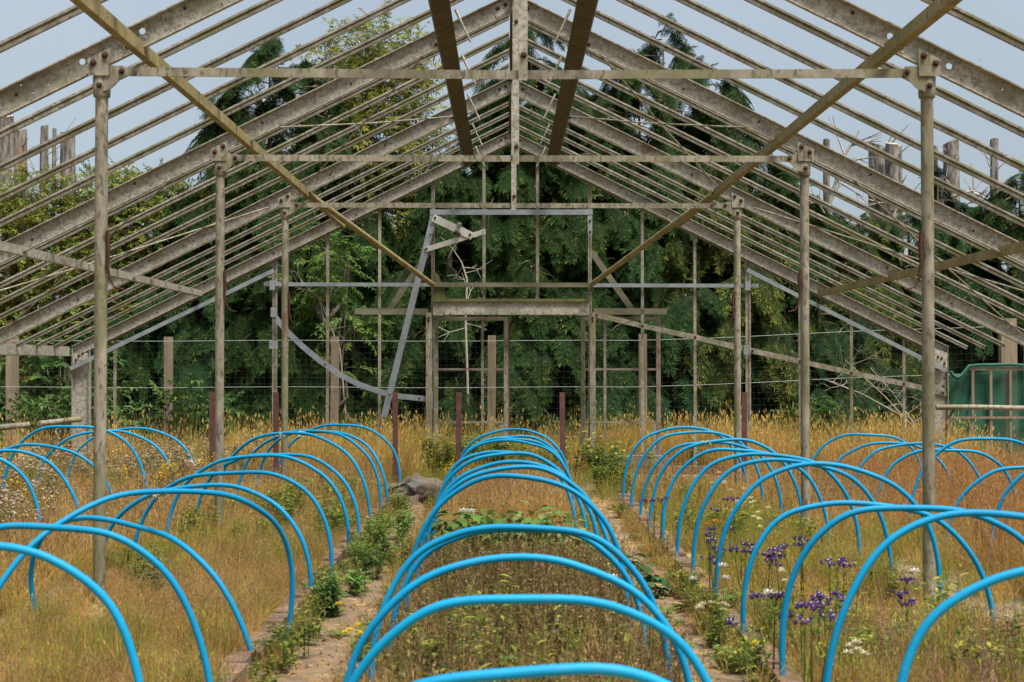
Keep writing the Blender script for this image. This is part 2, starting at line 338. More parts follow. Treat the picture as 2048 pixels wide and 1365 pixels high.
for fi, Y in enumerate(FY):
    for s in (-1, 1):
        al, up = slope_vecs(s)
        pa = Vector((X0, Y, APEX)); pe = Vector((X0 + s*HALF, Y, ztop(HALF)))
        if fi == 1:      # nearest visible rafter: web as a plate with its bolt holes
            hol = [at(px, py, Y) for px, py in (((165,124),(285,63),(42,171),(65,187),(97,170)) if s < 0 else ((1780,73),(1898,133),(2005,180),(1962,120)))]
            hl = [(h.x, h.z, 0.017 if i < 2 else 0.0045) for i, h in enumerate(hol)]
            x_in, x_out = X0 + s*0.002, X0 + s*HALF; dz = RD/cs
            raf = plate('rafter', [(x_in, APEX), (x_out, ztop(HALF)), (x_out, ztop(HALF)-dz), (x_in, APEX-dz)], hl, Y-0.003, Y+0.003, 'galv_old', GH)
            for nm, cv, w in (('rafter_flange', -0.0035, 0.042), ('rafter_flange', -RD+0.0035, 0.030)):
                o = B().bar(pa + Vector((0, -0.0035, 0)), pe + Vector((0, -0.0035, 0)), rect(w, 0.007, w/2, cv), fronty, up, cut0=(0, X0 + s*0.002)).obj(nm, 'galv_old', raf)
        else:
            poly = [(-0.003, -RD), (0.032, -RD), (0.032, -RD+0.007), (0.003, -RD+0.007), (0.003, -0.007), (0.044, -0.007), (0.044, 0), (-0.003, 0)]
            raf = B().bar(pa, pe, poly, fronty, up, cut0=(0, X0 + s*0.002)).obj('rafter', 'galv_old', GH)
        # ridge splice plate and bolts
        if fi > 0:
            pc = pa + al*0.10 - up*(RD*0.52)
            B().bar(pa + al*0.05 + Vector((0, -0.0065, 0)), pa + al*0.185 + Vector((0, -0.0065, 0)), rect(0.006, RD*0.72, 0, -RD*0.5), fronty, up).obj('splice_plate', 'galv_old', raf)
            for a in (0.085, 0.15): bolt(pa + al*a - up*RD*0.42 + Vector((0, -0.0095, 0)), raf, 0.012)
            # scattered bolts and hooks along the web
            for a in (1.35, 2.0, 3.0, 3.9, 4.6): bolt(pa + al*(a + 0.1*math.sin(fi*3+a+s)) - up*RD*(0.45+0.2*math.sin(a*5+fi)) + Vector((0, -0.0035, 0)), raf, 0.007)
        xs = X0 + s*(HALF - 0.03)
        B().bar((xs - 0.08*s, Y+0.004, -0.2), (xs - 0.08*s, Y+0.004, ztop(HALF)-0.02), [(-0.095, -0.003), (0.095, -0.003), (0.095, -0.045), (0.101, -0.045), (0.101, 0.045), (0.095, 0.045), (0.095, 0.003), (-0.095, 0.003), (-0.095, 0.045), (-0.101, 0.045), (-0.101, -0.045), (-0.095, -0.045)],
               (1, 0, 0), (0, 1, 0)).obj('eave_stanchion', 'galv_old', GH)
        if fi == 4: continue
        # post with cup bracket
        xp = X0 + s*PX
        post = tube('post', [(xp, Y, -0.25), (xp, Y, 1.2), (xp, Y, TIE-0.03)], 0.0325, 'galv_post', GH, 14)
        bk = B(); bk.add(tube_geo([(xp, Y, TIE-0.125), (xp, Y, TIE-0.12), (xp, Y, TIE-0.02), (xp, Y, TIE-0.015)], [0.039, 0.043, 0.046, 0.041], 14))
        o = bk.obj('bracket_cup', 'galv_post', post, smooth=True)
        zb = ztop(PX) - RD/cs
        pl = [(xp - 0.055, TIE-0.02), (xp + 0.055, TIE-0.02), (xp + 0.06, zb + 0.075 - s*0.03), (xp - 0.06, zb + 0.075 + s*0.03)]
        plate('bracket_plate', pl, [], Y-0.052, Y-0.044, 'galv_post', post)
        xi = xp - s*0.115
        lug = [(xp - s*0.02, TIE-0.10), (xp - s*0.062, TIE-0.085), (xi - s*0.02, TIE-0.012), (xi - s*0.012, TIE+0.030), (xp - s*0.02, TIE+0.035)]
        plate('bracket_lug', lug if s > 0 else lug[::-1], [], Y-0.0435, Y-0.037, 'galv_post', post)
        for bx, bz in ((-0.030, zb + 0.045 + s*0.02), (0.030, zb + 0.045 - s*0.02)): bolt((xp + bx, Y-0.0525, bz), post, 0.0135)
        bolt((xp, Y-0.0465, TIE-0.07), post, 0.012)
        bolt((xi, Y-0.0465, TIE+0.002), post, 0.012)
        # rusty hook of old pipe hanger on the post
        if fi in (1, 2, 3):
            hx = xp + (0.040 if s < 0 else -0.040)
            hs_ = 1 if s < 0 else -1
            tube('pipe_hook', [(hx, Y-0.02, 1.95), (hx+0.004*hs_, Y-0.02, 1.86), (hx, Y-0.02, 1.76), (hx+0.012*hs_, Y-0.02, 1.70), (hx+0.035*hs_, Y-0.02, 1.655), (hx+0.085*hs_, Y-0.02, 1.645)],
                 [0.010, 0.011, 0.009, 0.007, 0.005, 0.004], 'rust', post, 6)
    # tie bar and king rod
    if fi == 4: continue
    sag = 0.012 if fi == 1 else 0.0
    B().bar((X0-PX+0.09, Y-0.030, TIE+0.004), (X0, Y-0.030, TIE-sag), rect(0.008, 0.046), fronty, (0, 0, 1)).bar((X0, Y-0.030, TIE-sag), (X0+PX-0.09, Y-0.030, TIE-0.002), rect(0.008, 0.046), fronty, (0, 0, 1)).obj('tie_bar', 'galv_post', GH)
    kx = X0 + (0.018 if fi == 1 else 0.0)
    if fi < 4:
        k = B().bar((kx, Y-0.052, APEX-0.05), (kx, Y-0.052, TIE-0.045), angle(0.048, 0.03, 0.005), (1, 0, 0), (0, 1, 0)).obj('king_rod', 'galv_old', GH)
        bolt((kx + 0.028, Y-0.053, TIE+0.085), k, 0.013); bolt((kx + 0.028, Y-0.053, APEX-0.22), k, 0.011)

# ridge bar
B().bar((X0, FY[0], APEX-0.035), (X0, FY[4], APEX-0.035), tee(0.035, 0.05, 0.006), (1, 0, 0), (0, 0, 1)).obj('ridge_bar', 'purlin_brown_shaded', GH)
# glazing bars: four in every bay and slope
gme = {}
for s in (-1, 1):
    al, up = slope_vecs(s)
    L = HALF/cs
    for bay in range(4):
        for k in range(1, 5):
            y = FY[bay] + (FY[bay+1]-FY[bay]) * k/5
            if s not in gme:
                bb = B().bar(Vector((0, 0, 0)), al*(L + (0.02 if s > 0 else 0.0)), [(-0.010, -0.006), (0.010, -0.006), (0.012, 0.010), (0.004, 0.012), (0.004, 0.022), (0.017, 0.022), (0.017, 0.027), (0.005, 0.028), (0.004, 0.040), (-0.004, 0.040), (-0.005, 0.028), (-0.017, 0.027), (-0.017, 0.022), (-0.004, 0.022), (-0.004, 0.012), (-0.012, 0.010)], (0, -1, 0), up, cut0=(0, s*0.022))
                c = al*(L/2)
                me = bpy.data.meshes.new('glazing_bar'); me.from_pydata([tuple(Vector(v)-c) for v in bb.v], [], bb.f); me.materials.append(MAT['galv_bar']); me.update(); gme[s] = me
            o = bpy.data.objects.new('glazing_bar', gme[s]); COL.objects.link(o); o.parent = GH
            o.location = Vector((X0, y, APEX-0.030)) + al*(L/2) - Vector(GH.location)
            o.rotation_euler = (random.uniform(-0.0015, 0.0015), random.uniform(-0.0015, 0.0015), random.uniform(-0.002, 0.002))
# purlins, one length per bay between the rafter webs
for bay in range(4):
    ya, yb = FY[bay]+0.004, FY[bay+1]-0.0045
    for s in (-1, 1):
        al, up = slope_vecs(s)
        q = lambda ax, dz: (Vector((X0 + s*ax, ya, ztop(ax)+dz)), Vector((X0 + s*ax, yb, ztop(ax)+dz)))
        p0, p1 = q(0.47, -0.165)
        pu = B().bar(p0, p1, [(-0.065, 0), (0.065, 0), (0.065, 0.045), (0.059, 0.045), (0.059, 0.006), (-0.059, 0.006), (-0.059, 0.06), (-0.065, 0.06)], al, up).obj('ridge_purlin', 'purlin_brown_shaded', GH)
        for e in range(1, 8):
            if e in (2, 6): continue
        p0, p1 = q(1.915, -0.185)
        B().bar(p0, p1, angle(0.045, 0.066, 0.007), (s, 0, 0), (0, 0, 1)).obj('purlin', 'purlin_olive', GH)
        p0, p1 = q(3.57, -0.165)
        B().bar(p0, p1, angle(0.045, 0.066, 0.007), (s, 0, 0), (0, 0, 1)).obj('purlin', 'purlin_olive' if s > 0 else 'galv_old', GH)
        # cleats on the rafters
        for ax, dz in ((0.47, -0.10), (1.915, -0.09), (3.57, -0.09)):
            c = Vector((X0 + s*ax, FY[bay+1]-0.0035, ztop(ax)+dz))
            cl = B().bar(c + al*0.055 + fronty*0.004, c + al*0.125 + fronty*0.004, rect(0.007, 0.055), fronty, up).obj('cleat', 'galv_old', GH)
            bolt(c + al*0.10 + fronty*0.0085, cl, 0.012)
# vent stays hanging off the ridge purlins
for i, y in enumerate((9.75, 11.2, 12.8, 14.35, 15.85)):
    for s in (-1, 1):
        a = Vector((X0 + s*0.395, y, ztop(0.40)-0.085))
        st = tube('vent_stay', [a, a + Vector((-s*0.05, 0.0, -0.11)), a + Vector((-s*0.105, 0.0, -0.225))], [0.012, 0.008, 0.007], 'galv_old', GH, 6)
# wind-brace rods in the roof slope, second bay
for s in (-1, 1):
    R_ = lambda ax, Y, dz=-0.10: Vector((X0 + s*ax, Y, ztop(ax)+dz))
    for a, b in (((0.55, FY[3]-0.01), (1.80, FY[2]+0.01)), ((0.60, FY[2]+0.01), (2.0, FY[3]-0.01)),
                 ((2.30, FY[3]-0.01), (4.95, FY[2]+0.01)), ((2.42, FY[2]+0.01), (4.95, FY[3]-0.01))):
        p, q_ = R_(*a), R_(*b); mid = (p+q_)/2 + Vector((0, 0, -0.015))
        tube('brace_rod', [p, mid, q_], 0.007, 'galv_post', GH, 6)
    # tubes from the third frame down to the gable rail
    g = at(866 if s < 0 else 1182, 570, FY[4]-0.09)
    tube('brace_tube', [Vector((X0 + s*1.93, FY[3]+0.01, ztop(1.93)-0.15)), g], 0.030, 'purlin_olive', GH, 10)
# eave beam, left side only (the right one is gone)
B().bar((X0-HALF-0.02, FY[0], ztop(HALF)-0.060), (X0-HALF-0.02, FY[4]-0.05, ztop(HALF)-0.060), channel(-0.09, 0.115, 0.006), (1, 0, 0), (0, 0, 1)).obj('eave_beam', 'galv_old', GH)

# ---- gable wall at the last frame
GY = FY[4] + 0.035
def under(xw): return ztop(abs(xw - X0)) - RD/cs
def vbar(px, w, pyb, top=None, m='galv_bar', Y=GY, name='mullion', dbl=False, parent=None, d=0.035):
    x = X(px, Y); zt = (under(x) + 0.03) if top is None else Z(top, Y)
    zb = Z(pyb, Y) if pyb is not None else -0.1
    b = B().bar((x, Y, zb), (x, Y, zt), tee(w, d, 0.008), (1, 0, 0), (0, 1, 0))
    if dbl: b.bar((x+w*0.62, Y-0.004, zb), (x+w*0.62, Y-0.004, zt), rect(w*0.42, 0.02), (1, 0, 0), (0, 1, 0))
    return b.obj(name, m, parent or GH)
for px in (230, 443, 655, 759, 1285, 1390, 1600, 1703, 1808): vbar(px, 0.034, None)
for px in (548, 1495): vbar(px, 0.045, None, dbl=True)
for px in (865, 1179): vbar(px, 0.03, None, dbl=True)
for px in (968, 1075): vbar(px, 0.036, 602)
def strip(name, pts, w, m, Y, t=0.008, parent=None):
    """flat bar through photo points, lying in the gable plane"""
    P = [at(px, py, Y) for px, py in pts]; v = []; f = []
    for i, p in enumerate(P):
        d = (P[min(i+1, len(P)-1)] - P[max(i-1, 0)]); n = Vector((-d.z, 0, d.x)).normalized() * (w/2)
        for q in (p+n, p-n):
            v.append((q.x, Y-t/2, q.z)); v.append((q.x, Y+t/2, q.z))
    for i in range(len(P)-1):
        a, b = i*4, i*4+4
        f += [[a, a+2, b+2, b], [a+1, b+1, b+3, a+3], [a, b, b+1, a+1], [a+2, a+3, b+3, b+2]]
    e = (len(P)-1)*4
    f += [[0, 1, 3, 2], [e, e+2, e+3, e+1]]
    return mesh_obj(name, v, f, m, parent or GH)
K = 16.5/2844.0        # metres per photo pixel at the gable
o = strip('gable_rail', [(528, 569), (862, 570)], 7.5*K, 'galv_new', GY-0.035, 0.03)
strip('gable_rail', [(863, 570), (1181, 570.5)], 9*K, 'track_wood', GY-0.036, 0.035)
strip('gable_rail', [(1182, 571), (1517, 572)], 7.5*K, 'galv_new', GY-0.035, 0.03)
strip('gable_channel', [(860, 425), (1185, 425)], 10.5*K, 'galv_new', GY-0.045, 0.035)
for px, p1 in ((1180, 470), (864, 446)):
    d = strip('drop_bracket', [(px, 431), (px, p1)], 9*K, 'galv_new', GY-0.055, 0.008)
    bolt(at(px, 442, GY-0.0595), d, 0.011); bolt(at(px, p1-6, GY-0.0595), d, 0.011)
strip('under_rafter_bar', [(140, 738), (548, 541)], 8*K, 'galv_new', GY-0.11, 0.008)
strip('under_rafter_bar', [(1494, 540), (1893, 742)], 8*K, 'galv_new', GY-0.11, 0.008)
for s in (-1, 1):
    al, up = slope_vecs(s); a = Vector((X0, GY-0.004, APEX-0.010-RD/cs)); b = Vector((X0+s*HALF, GY-0.004, ztop(HALF)-0.010-RD/cs))
    B().bar(a, b, rect(0.03, 0.022), (0, 1, 0), up, cut0=(0, X0+s*0.002)).obj('gable_edge_bar', 'galv_bar', GH)
# door head
LY = GY - 0.06
B().box((X(866, LY), LY-0.03, Z(604, LY)), (X(1178, LY), LY+0.05, Z(598, LY))).obj('lintel_flange', 'wood_moss', GH)
B().box((X(866, LY), LY-0.003, Z(631, LY)), (X(1178, LY), LY+0.006, Z(604.3, LY))).obj('lintel_web', 'galv_old', GH)
li = B().box((X(889, LY), LY-0.035, Z(630, LY)), (X(1156, LY), LY-0.0035, Z(618, LY))).obj('lintel_angle', 'galv_old', GH)
for i in range(9): bolt(at(900 + i*31, 627 + (i % 2), LY-0.0355), li, 0.0045)
for a, b in ((710, 857), (1187, 1333)):
    strip('door_track', [(a, 623), (b, 624)], 12.5*K, 'track_wood', GY+0.03, 0.06)
for px, pb in ((858, 935), (1185, 932)):
    c = B().bar((X(px, LY), LY-0.02, Z(pb, LY)-0.15), (X(px, LY), LY-0.02, Z(623, LY)), channel(0.075, 0.03, 0.006), (1, 0, 0), (0, 1, 0)) if False else \
        B().box((X(px, LY)-0.033, LY-0.045, -0.1), (X(px, LY)+0.033, LY-0.006, Z(626, LY)))
    c = c.obj('door_column', 'galv_post', GH)
    bolt((X(px, LY), LY-0.0455, Z(636, LY)), c, 0.01); bolt((X(px, LY), LY-0.0455, Z(642, LY)), c, 0.01)
for p, q_ in (((775, 625), (863, 497)), ((1182, 503), (1268, 625))):
    s_ = strip('knee_brace', [p, q_], 12*K, 'track_wood', GY+0.075, 0.012)
    e = p if p[1] > 600 else q_
    for dx in (-4, 4): bolt(at(e[0]+dx*0.8, e[1]-3, GY+0.0685), s_, 0.010, 'purlin_brown_shaded')
gp = [at(868, 545, GY), at(868, 598, GY), at(894, 598, GY), at(876, 548, GY)]
plate('gusset_plate', [(p.x, p.z) for p in gp], [], GY-0.02, GY-0.012, 'wood_moss', GH)
# loose winding gear
a1 = strip('vent_arm', [(866, 436), (851, 500), (808, 672), (780, 785), (768, 835)], 12.5*K, 'galv_new', GY-0.075, 0.010)
bolt(at(862, 467, GY-0.0805), a1, 0.011, 'galv_new'); bolt(at(780, 787, GY-0.0805), a1, 0.012, 'galv_new')
a2 = strip('vent_lever', [(866, 436), (945, 473)], 15*K, 'paint_white', GY-0.098, 0.008)
bolt(at(870, 436, GY-0.1025), a2, 0.012); bolt(at(940, 470, GY-0.1025), a2, 0.012)
kn = at(914, 461, GY-0.11); kt = at(920, 446, GY-0.11)
tube('lever_pin', [kn, kn.lerp(kt, 0.6), kn.lerp(kt, 0.62), kt], [0.014, 0.014, 0.026, 0.026], 'paint_white', a2, 8)
tube('lever_collar', [kn + Vector((-0.03, 0, -0.015)), kn + Vector((0.035, 0, -0.05))], 0.022, 'rust', a2, 8)
a3 = strip('vent_link', [(850, 500), (971, 463)], 10*K, 'paint_white', GY-0.086, 0.008)
bolt(at(853, 498, GY-0.0905), a3, 0.012); bolt(at(966, 464, GY-0.0905), a3, 0.006)
a4 = strip('curved_rack', [(548, 632), (575, 664), (605, 693), (640, 722), (680, 750), (720, 770), (760, 784), (800, 793), (861, 799)], 11*K, 'galv_new', GY-0.062, 0.008)
for px, py in ((548, 632), (650, 729), (839, 797)): bolt(at(px, py, GY-0.0665), a4, 0.009)
B().box((X(857, GY)-0.0, GY-0.10, Z(818, GY)), (X(866, GY), GY-0.067, Z(783, GY))).obj('rack_clamp', 'galv_new', GH)
a5 = strip('sloping_bar', [(1187, 629), (1285, 652), (1390, 675), (1495, 700), (1600, 723), (1703, 746), (1808, 768), (1894, 788)], 10.5*K, 'galv_bar', GY-0.050, 0.012)
for px, py in ((1193, 630), (1285, 652), (1390, 675), (1505, 702), (1600, 723), (1703, 746), (1808, 768), (1886, 786)): bolt(at(px, py, GY-0.0565), a5, 0.012)
for px, py in ((545, 571), (1495, 572), (1492, 700), (547, 625)):
    c = at(px, py, GY-0.075); B().box((c.x-0.03, c.y-0.02, c.z-0.055), (c.x+0.03, c.y+0.018, c.z+0.055)).obj('clamp', 'galv_new', GH)
c = at(547, 690, GY-0.06); plate('cleat_plate', [(c.x-0.05, c.z-0.045), (c.x+0.05, c.z-0.045), (c.x+0.05, c.z+0.045), (c.x-0.05, c.z+0.045)], [(c.x-0.03, c.z+0.01, 0.008), (c.x+0.03, c.z+0.01, 0.008)], c.y-0.004, c.y+0.004, 'galv_new', GH)
# eave corner plates on the gable stanchions
for s in (-1, 1):
    pts_ = ((158, 712), (166, 707), (152, 720), (152, 728)) if s < 0 else ((1876, 714), (1883, 717), (1889, 727), (1889, 736), (1889, 757), (1886, 773))
    xs = X0 + s*(HALF-0.11)
    cp = plate('corner_plate', [(xs-0.085, 1.22), (xs+0.085, 1.22), (xs+0.085, 1.40 + 0.0), (xs-0.085*1, 1.46 if s > 0 else 1.40)], [], FY[4]-0.056, FY[4]-0.049, 'galv_old', GH)
    for p in pts_: bolt(at(p[0], p[1], FY[4]-0.0565), cp, 0.012)
# sliding door leaves hung behind the gable
def leaf(x0, x1, xm, rustside):
    Y = GY + 0.10; t = 0.03
    zt, zb = Z(634, Y), Z(925, Y)
    dl = B().box((X(x0, Y), Y, zt-0.045), (X(x1, Y), Y+t, zt)).obj('door_leaf', 'rail_rusty', GH)
    for px, m in ((x0+4, 'galv_post' if rustside > 0 else 'galv_bar'), (x1-4, 'rail_rusty' if rustside > 0 else 'galv_post')):
        B().box((X(px, Y)-0.026, Y-0.002, 0.0), (X(px, Y)+0.026, Y+t-0.004, zt-0.0455)).obj('stile', m, dl)
    if rustside < 0: B().box((X(x1, Y)+0.0035, Y+0.0, 0.25), (X(x1, Y)+0.02, Y+t-0.002, zt-0.05)).obj('stile_edge', 'stake_rust', dl)
    B().box((X(xm, Y)-0.016, Y+0.004, 0.05), (X(xm, Y)+0.016, Y+t-0.010, zt-0.0455)).obj('door_mullion', 'galv_bar', dl)
    for py in (739, 845):
        B().box((X(x0+8.5, Y), Y+0.006, Z(py, Y)-0.012), (X(x1-8.5, Y), Y+t-0.014, Z(py, Y)+0.012)).obj('door_rail', 'rail_rusty', dl)
    B().box((X(x1-17, Y), Y-0.006, 0.02), (X(x1-9, Y), Y+0.01, Z(850, Y))).obj('door_guide', 'galv_bar', dl)
leaf(868, 1016, 965, -1); leaf(1162, 1321, 1210, 1)

# low wall under the gable, right of the door: sill board on bricks
dw = thing('dwarf_wall', (2.9, GY+0.02, 0.0), 'low brick base with concrete sill at foot of gable right of doorway', 'wall')
B().box((X(1190, GY), GY-0.13, 0.095), (X(1333, GY), GY-0.01, 0.215)).obj('sill', 'concrete', dw)
for cz in range(2):
    x = X(1190, GY) + (0.11 if cz else 0)
    while x < 4.8:
        L = 0.215 + random.uniform(-0.01, 0.01); dy = random.uniform(-0.008, 0.008)
        B().box((x, GY-0.145+dy, 0.018-cz*0.0775), (x+L, GY-0.03, 0.088-cz*0.0775 + random.uniform(-0.003, 0.003))).obj('brick', 'brick', dw)
        x += L + 0.012
dwl = thing('dwarf_wall', (-2.9, GY+0.02, 0.0), 'low overgrown brick base at foot of gable left of doorway', 'wall')
x = -4.9
while x < X(850, GY)-0.2:
    L = 0.215 + random.uniform(-0.01, 0.01)
    B().box((x, GY-0.145, 0.0), (x+L, GY-0.03, 0.08)).obj('brick', 'brick', dwl); x += L + 0.012

# brick edging of the beds
def edging(xc, y0, y1, label, w=0.10):
    e = thing('brick_edging', (xc, (y0+y1)/2, 0.0), label, 'edging'); y = y0
    while y < y1:
        L = 0.215 + random.uniform(-0.008, 0.008); dx = random.uniform(-0.012, 0.012); zt = 0.072 + random.uniform(-0.012, 0.010)
        b = B().box((-w/2, -L/2, -0.06), (w/2, L/2, zt))
        v = np.array(b.v); v[4:, :2] *= 0.93; rz = random.uniform(-0.05, 0.05)
        v = np.c_[v[:, 0]*math.cos(rz)-v[:, 1]*math.sin(rz)+xc+dx, v[:, 0]*math.sin(rz)+v[:, 1]*math.cos(rz)+y+L/2, v[:, 2]]
        if random.random() > 0.04: mesh_obj('brick', v, b.f, 'brick', e)
        y += L + 0.014
edging(1.075, 3.4, 13.2, 'reddish brick edging along left side of flower bed right of centre')
edging(-1.075, 3.4, 13.2, 'reddish brick edging along right side of dry grass bed left of centre')
edging(2.86, 5.0, 9.4, 'short brick edging among tall brown grass at far right')

# ------------------------------------------------------------------ blue pipe hoops
ORD = ['nearest', 'second nearest', 'third nearest', 'fourth nearest', 'fifth nearest', 'sixth nearest', 'seventh nearest', 'eighth nearest', 'ninth nearest', 'tenth nearest', 'eleventh nearest', 'twelfth nearest', 'thirteenth nearest', 'fourteenth nearest', 'fifteenth nearest', 'sixteenth nearest', 'seventeenth nearest', 'eighteenth nearest', 'nineteenth nearest', 'twentieth nearest', 'twenty-first nearest']
LFT = ['leftmost'] + [w.split()[0] + ' from the left' for w in ORD[1:]]
def hoop(pl, dl, pr, dr, pcx, pcy, label, zl=0.0, zr=0.0, group=None, n=2.55):
    L = Vector((X(pl, dl), dl, zl)); R = Vector((X(pr, dr), dr, zr)); Ym = (dl+dr)/2
    C = at(pcx, pcy, Ym); M = (L+R)/2; U = C - M; A = (R-L)/2
    pts = []
    for i in range(49):
        th = math.pi * i/48; c, s_ = math.cos(th), math.sin(th)
        e = 2.0/n
        w = (abs(c)**e)*(1 if c > 0 else -1); h = s_**e
        pts.append(M + A*w + U*h + Vector((0, 0.020*math.sin(3*th+pl), 0.008*math.sin(5*th+pr) + 0.004*math.sin(11*th+pl)))*s_)
    # even spacing
    P = np.array([tuple(p) for p in pts]); seg = np.r_[0, np.cumsum(np.linalg.norm(np.diff(P, axis=0), axis=1))]
    tt = np.linspace(0, seg[-1], 56); P = np.stack([np.interp(tt, seg, P[:, k]) for k in range(3)], 1)
    for _ in range(2): P[1:-1] = 0.25*P[:-2] + 0.5*P[1:-1] + 0.25*P[2:]
    v, f = tube_geo([Vector(p) for p in P], 0.0122, 10)
    o = mesh_obj('pipe_hoop', v, f, 'blue_pipe', smooth=True, center=(M.x, M.y, 0.0))
    tag(o, label, 'hoop', group)
    for p in (L, R):
        tube('ground_pin', [(p.x, p.y, -0.12), (p.x, p.y, max(p.z, 0.02)+0.05)], 0.006, 'rust', o, 6)
    return o
rows = {
 'centre': ('narrow bed straight ahead', 'blue hoops over the centre bed', [
   (552, 2.9, 1592, 2.9, 1072, 1333), (640, 3.75, 1468, 3.75, 1062, 1191), (676, 4.45, 1388, 4.45, 1040, 1122), (743, 5.2, 1341, 5.2, 1036, 1051),
   (780, 5.95, 1290, 5.85, 1038, 1056), (812, 6.7, 1256, 6.6, 1032, 955), (834, 7.45, 1226, 7.4, 1030, 937), (851, 8.27, 1201, 8.2, 1024, 927),
   (866, 9.3, 1176, 9.3, 1014, 908), (876, 10.35, 1153, 10.3, 1004, 903), (889, 11.75, 1148, 11.5, 1022, 882), (899, 12.3, 1142, 12.4, 1022, 877),
   (904, 12.9, 1139, 12.9, 1024, 873), (908, 13.9, 1138, 13.7, 1026, 861)]),
 'left': ('dry grass bed left of centre', 'blue hoops over the bed left of centre', [
   (-1010, 3.0, 38, 3.0, -480, 1300), (-440, 4.1, 294, 4.1, -60, 1086), (-150, 5.1, 431, 5.1, 92, 1048), (84, 6.7, 513, 5.93, 215, 1040),
   (-62, 5.6, 577, 6.63, 335, 983), (193, 7.7, 623, 7.5, 410, 973), (263, 8.6, 662, 8.3, 474, 943), (332, 9.5, 698, 9.28, 520, 913), (390, 10.5, 718, 9.9, 556, 908),
   (432, 11.2, 741, 10.74, 582, 868), (472, 12.1, 761, 11.58, 622, 863), (514, 12.9, 776, 12.3, 640, 862), (547, 13.9, 798, 13.57, 684, 851)]),
 'far_left': ('thistly bed at far left', 'blue hoops over the far left bed', [
   (-245, 9.5, 85, 9.5, -80, 905), (-140, 10.1, 172, 10.1, -6, 901), (-48, 11.3, 238, 11.3, 72, 892), (6, 12.0, 299, 12.0, 146, 851), (74, 12.8, 352, 12.8, 212, 864), (136, 13.8, 396, 13.8, 266, 859)]),
 'right': ('flower bed right of centre', 'blue hoops over the bed right of centre', [
   (1798, 3.79, 2640, 3.79, 2150, 1136), (1642, 4.75, 2310, 4.75, 1990, 1026), (1563, 5.41, 2152, 5.41, 1845, 1012), (1485, 6.31, 1988, 6.31, 1728, 1006),
   (1429, 7.16, 1878, 7.16, 1662, 933), (1385, 8.0, 1782, 8.0, 1582, 921), (1353, 8.77, 1718, 8.77, 1540, 908), (1325, 9.56, 1657, 9.56, 1488, 900),
   (1299, 10.4, 1604, 10.4, 1452, 880), (1280, 11.2, 1562, 11.2, 1424, 884), (1261, 12.0, 1524, 12.0, 1396, 863), (1247, 12.75, 1497, 12.75, 1366, 856)]),
 'far_right': ('brown weedy bed at far right', 'blue hoops over the far right bed', [
   (1978, 8.55, 2352, 8.55, 2165, 915), (1890, 9.4, 2235, 9.4, 2070, 934), (1815, 10.3, 2128, 10.3, 1978, 876), (1747, 11.25, 2033, 11.25, 1894, 898),
   (1700, 12.0, 1969, 12.0, 1832, 887), (1653, 12.9, 1904, 12.9, 1778, 887), (1609, 13.8, 1845, 13.8, 1734, 868)]),
}
for rk, (where, grp, lst) in rows.items():
    for i, h in enumerate(lst):
        zl = 0.07 if (rk == 'right' and 2 <= i <= 7) else 0.0
        if rk == 'left' and i == 0: lab = 'blue pipe hoop showing only in the bottom left corner'
        else: lab = '%s blue pipe hoop of the row over the %s' % (ORD[i], where)
        o = hoop(*h, lab, zl=zl, group=grp)
        if (rk, i) in (('left', 4), ('left', 9), ('left', 10), ('right', 8)):
            pc = at(h[4] + (-18 if rk == 'left' else -40), h[5] + (4 if rk == 'left' else 8), (h[1]+h[3])/2)
            pts = [(pc.x + rng.uniform(-0.045, 0.045), pc.y + rng.uniform(-0.03, 0.03), pc.z + rng.uniform(-0.03, 0.025)) for _ in range(22)]
            tube('twine_tie', pts, 0.0025, 'twine', o, 4)

# ------------------------------------------------------------------ stakes, fence, netting, pipes
for px, lab in ((426, 'rusty steel stake behind the second left post, farthest left of its line'), (553, 'rusty steel stake just left of the third left post'), (791, 'rusty steel stake left of the doorway near the earth heap'),
                (916, 'rusty steel stake behind left end of centre hoops in doorway'), (1126, 'rusty steel stake behind right end of centre hoops in doorway'), (1487, 'rusty steel stake beside the third right post')):
    Y = 13.75; x = X(px, Y); zt = Z(785, Y)
    o = B().bar((x, Y, -0.3), (x + random.uniform(-0.01, 0.01), Y, zt), [(-0.026, 0), (0.026, 0), (0.026, 0.006), (0.003, 0.006), (0.003, 0.04), (-0.003, 0.04), (-0.003, 0.006), (-0.026, 0.006)], (1, 0, 0), (0, 1, 0)).obj('steel_stake', 'stake_rust')
    tag(o, lab, 'stake', 'rusty steel stakes in a line')

FEN = 18.2
fence = thing('wire_fence', (0, FEN, 0), 'wire mesh fence on wooden posts behind the glasshouse', 'fence')
for px, w, top in ((22, 21, 665), (335, 15, 674), (667, 15, 673), (982, 16, 671), (1287, 17, 668)):
    x = X(px, FEN); hw = w*FEN/F/2; lean = random.uniform(-0.02, 0.02)
    b = B().bar((x, FEN+0.075, -0.3), (x+lean, FEN+0.075, Z(top, FEN)), [(-hw, -0.05), (hw*0.9, -0.055), (hw, 0.05), (-hw*0.92, 0.055)], (1, 0, 0), (0, 1, 0))
    b.obj('fence_post', 'wood_post', fence)
b = B().bar((X(2021, 19), 19.06, -0.3), (X(2021, 19)-0.02, 19.06, Z(637, 19)), rect(32*19/F, 0.12), (1, 0, 0), (0, 1, 0)).obj('gate_post', 'wood_post', fence)
def wire_z(py_l, py_r, Xw):
    a = Z(py_l, FEN); b_ = Z(py_r, 19.0)
    k = np.clip((Xw - 1.6)/5.0, 0, 1); return a + (b_ - a)*k
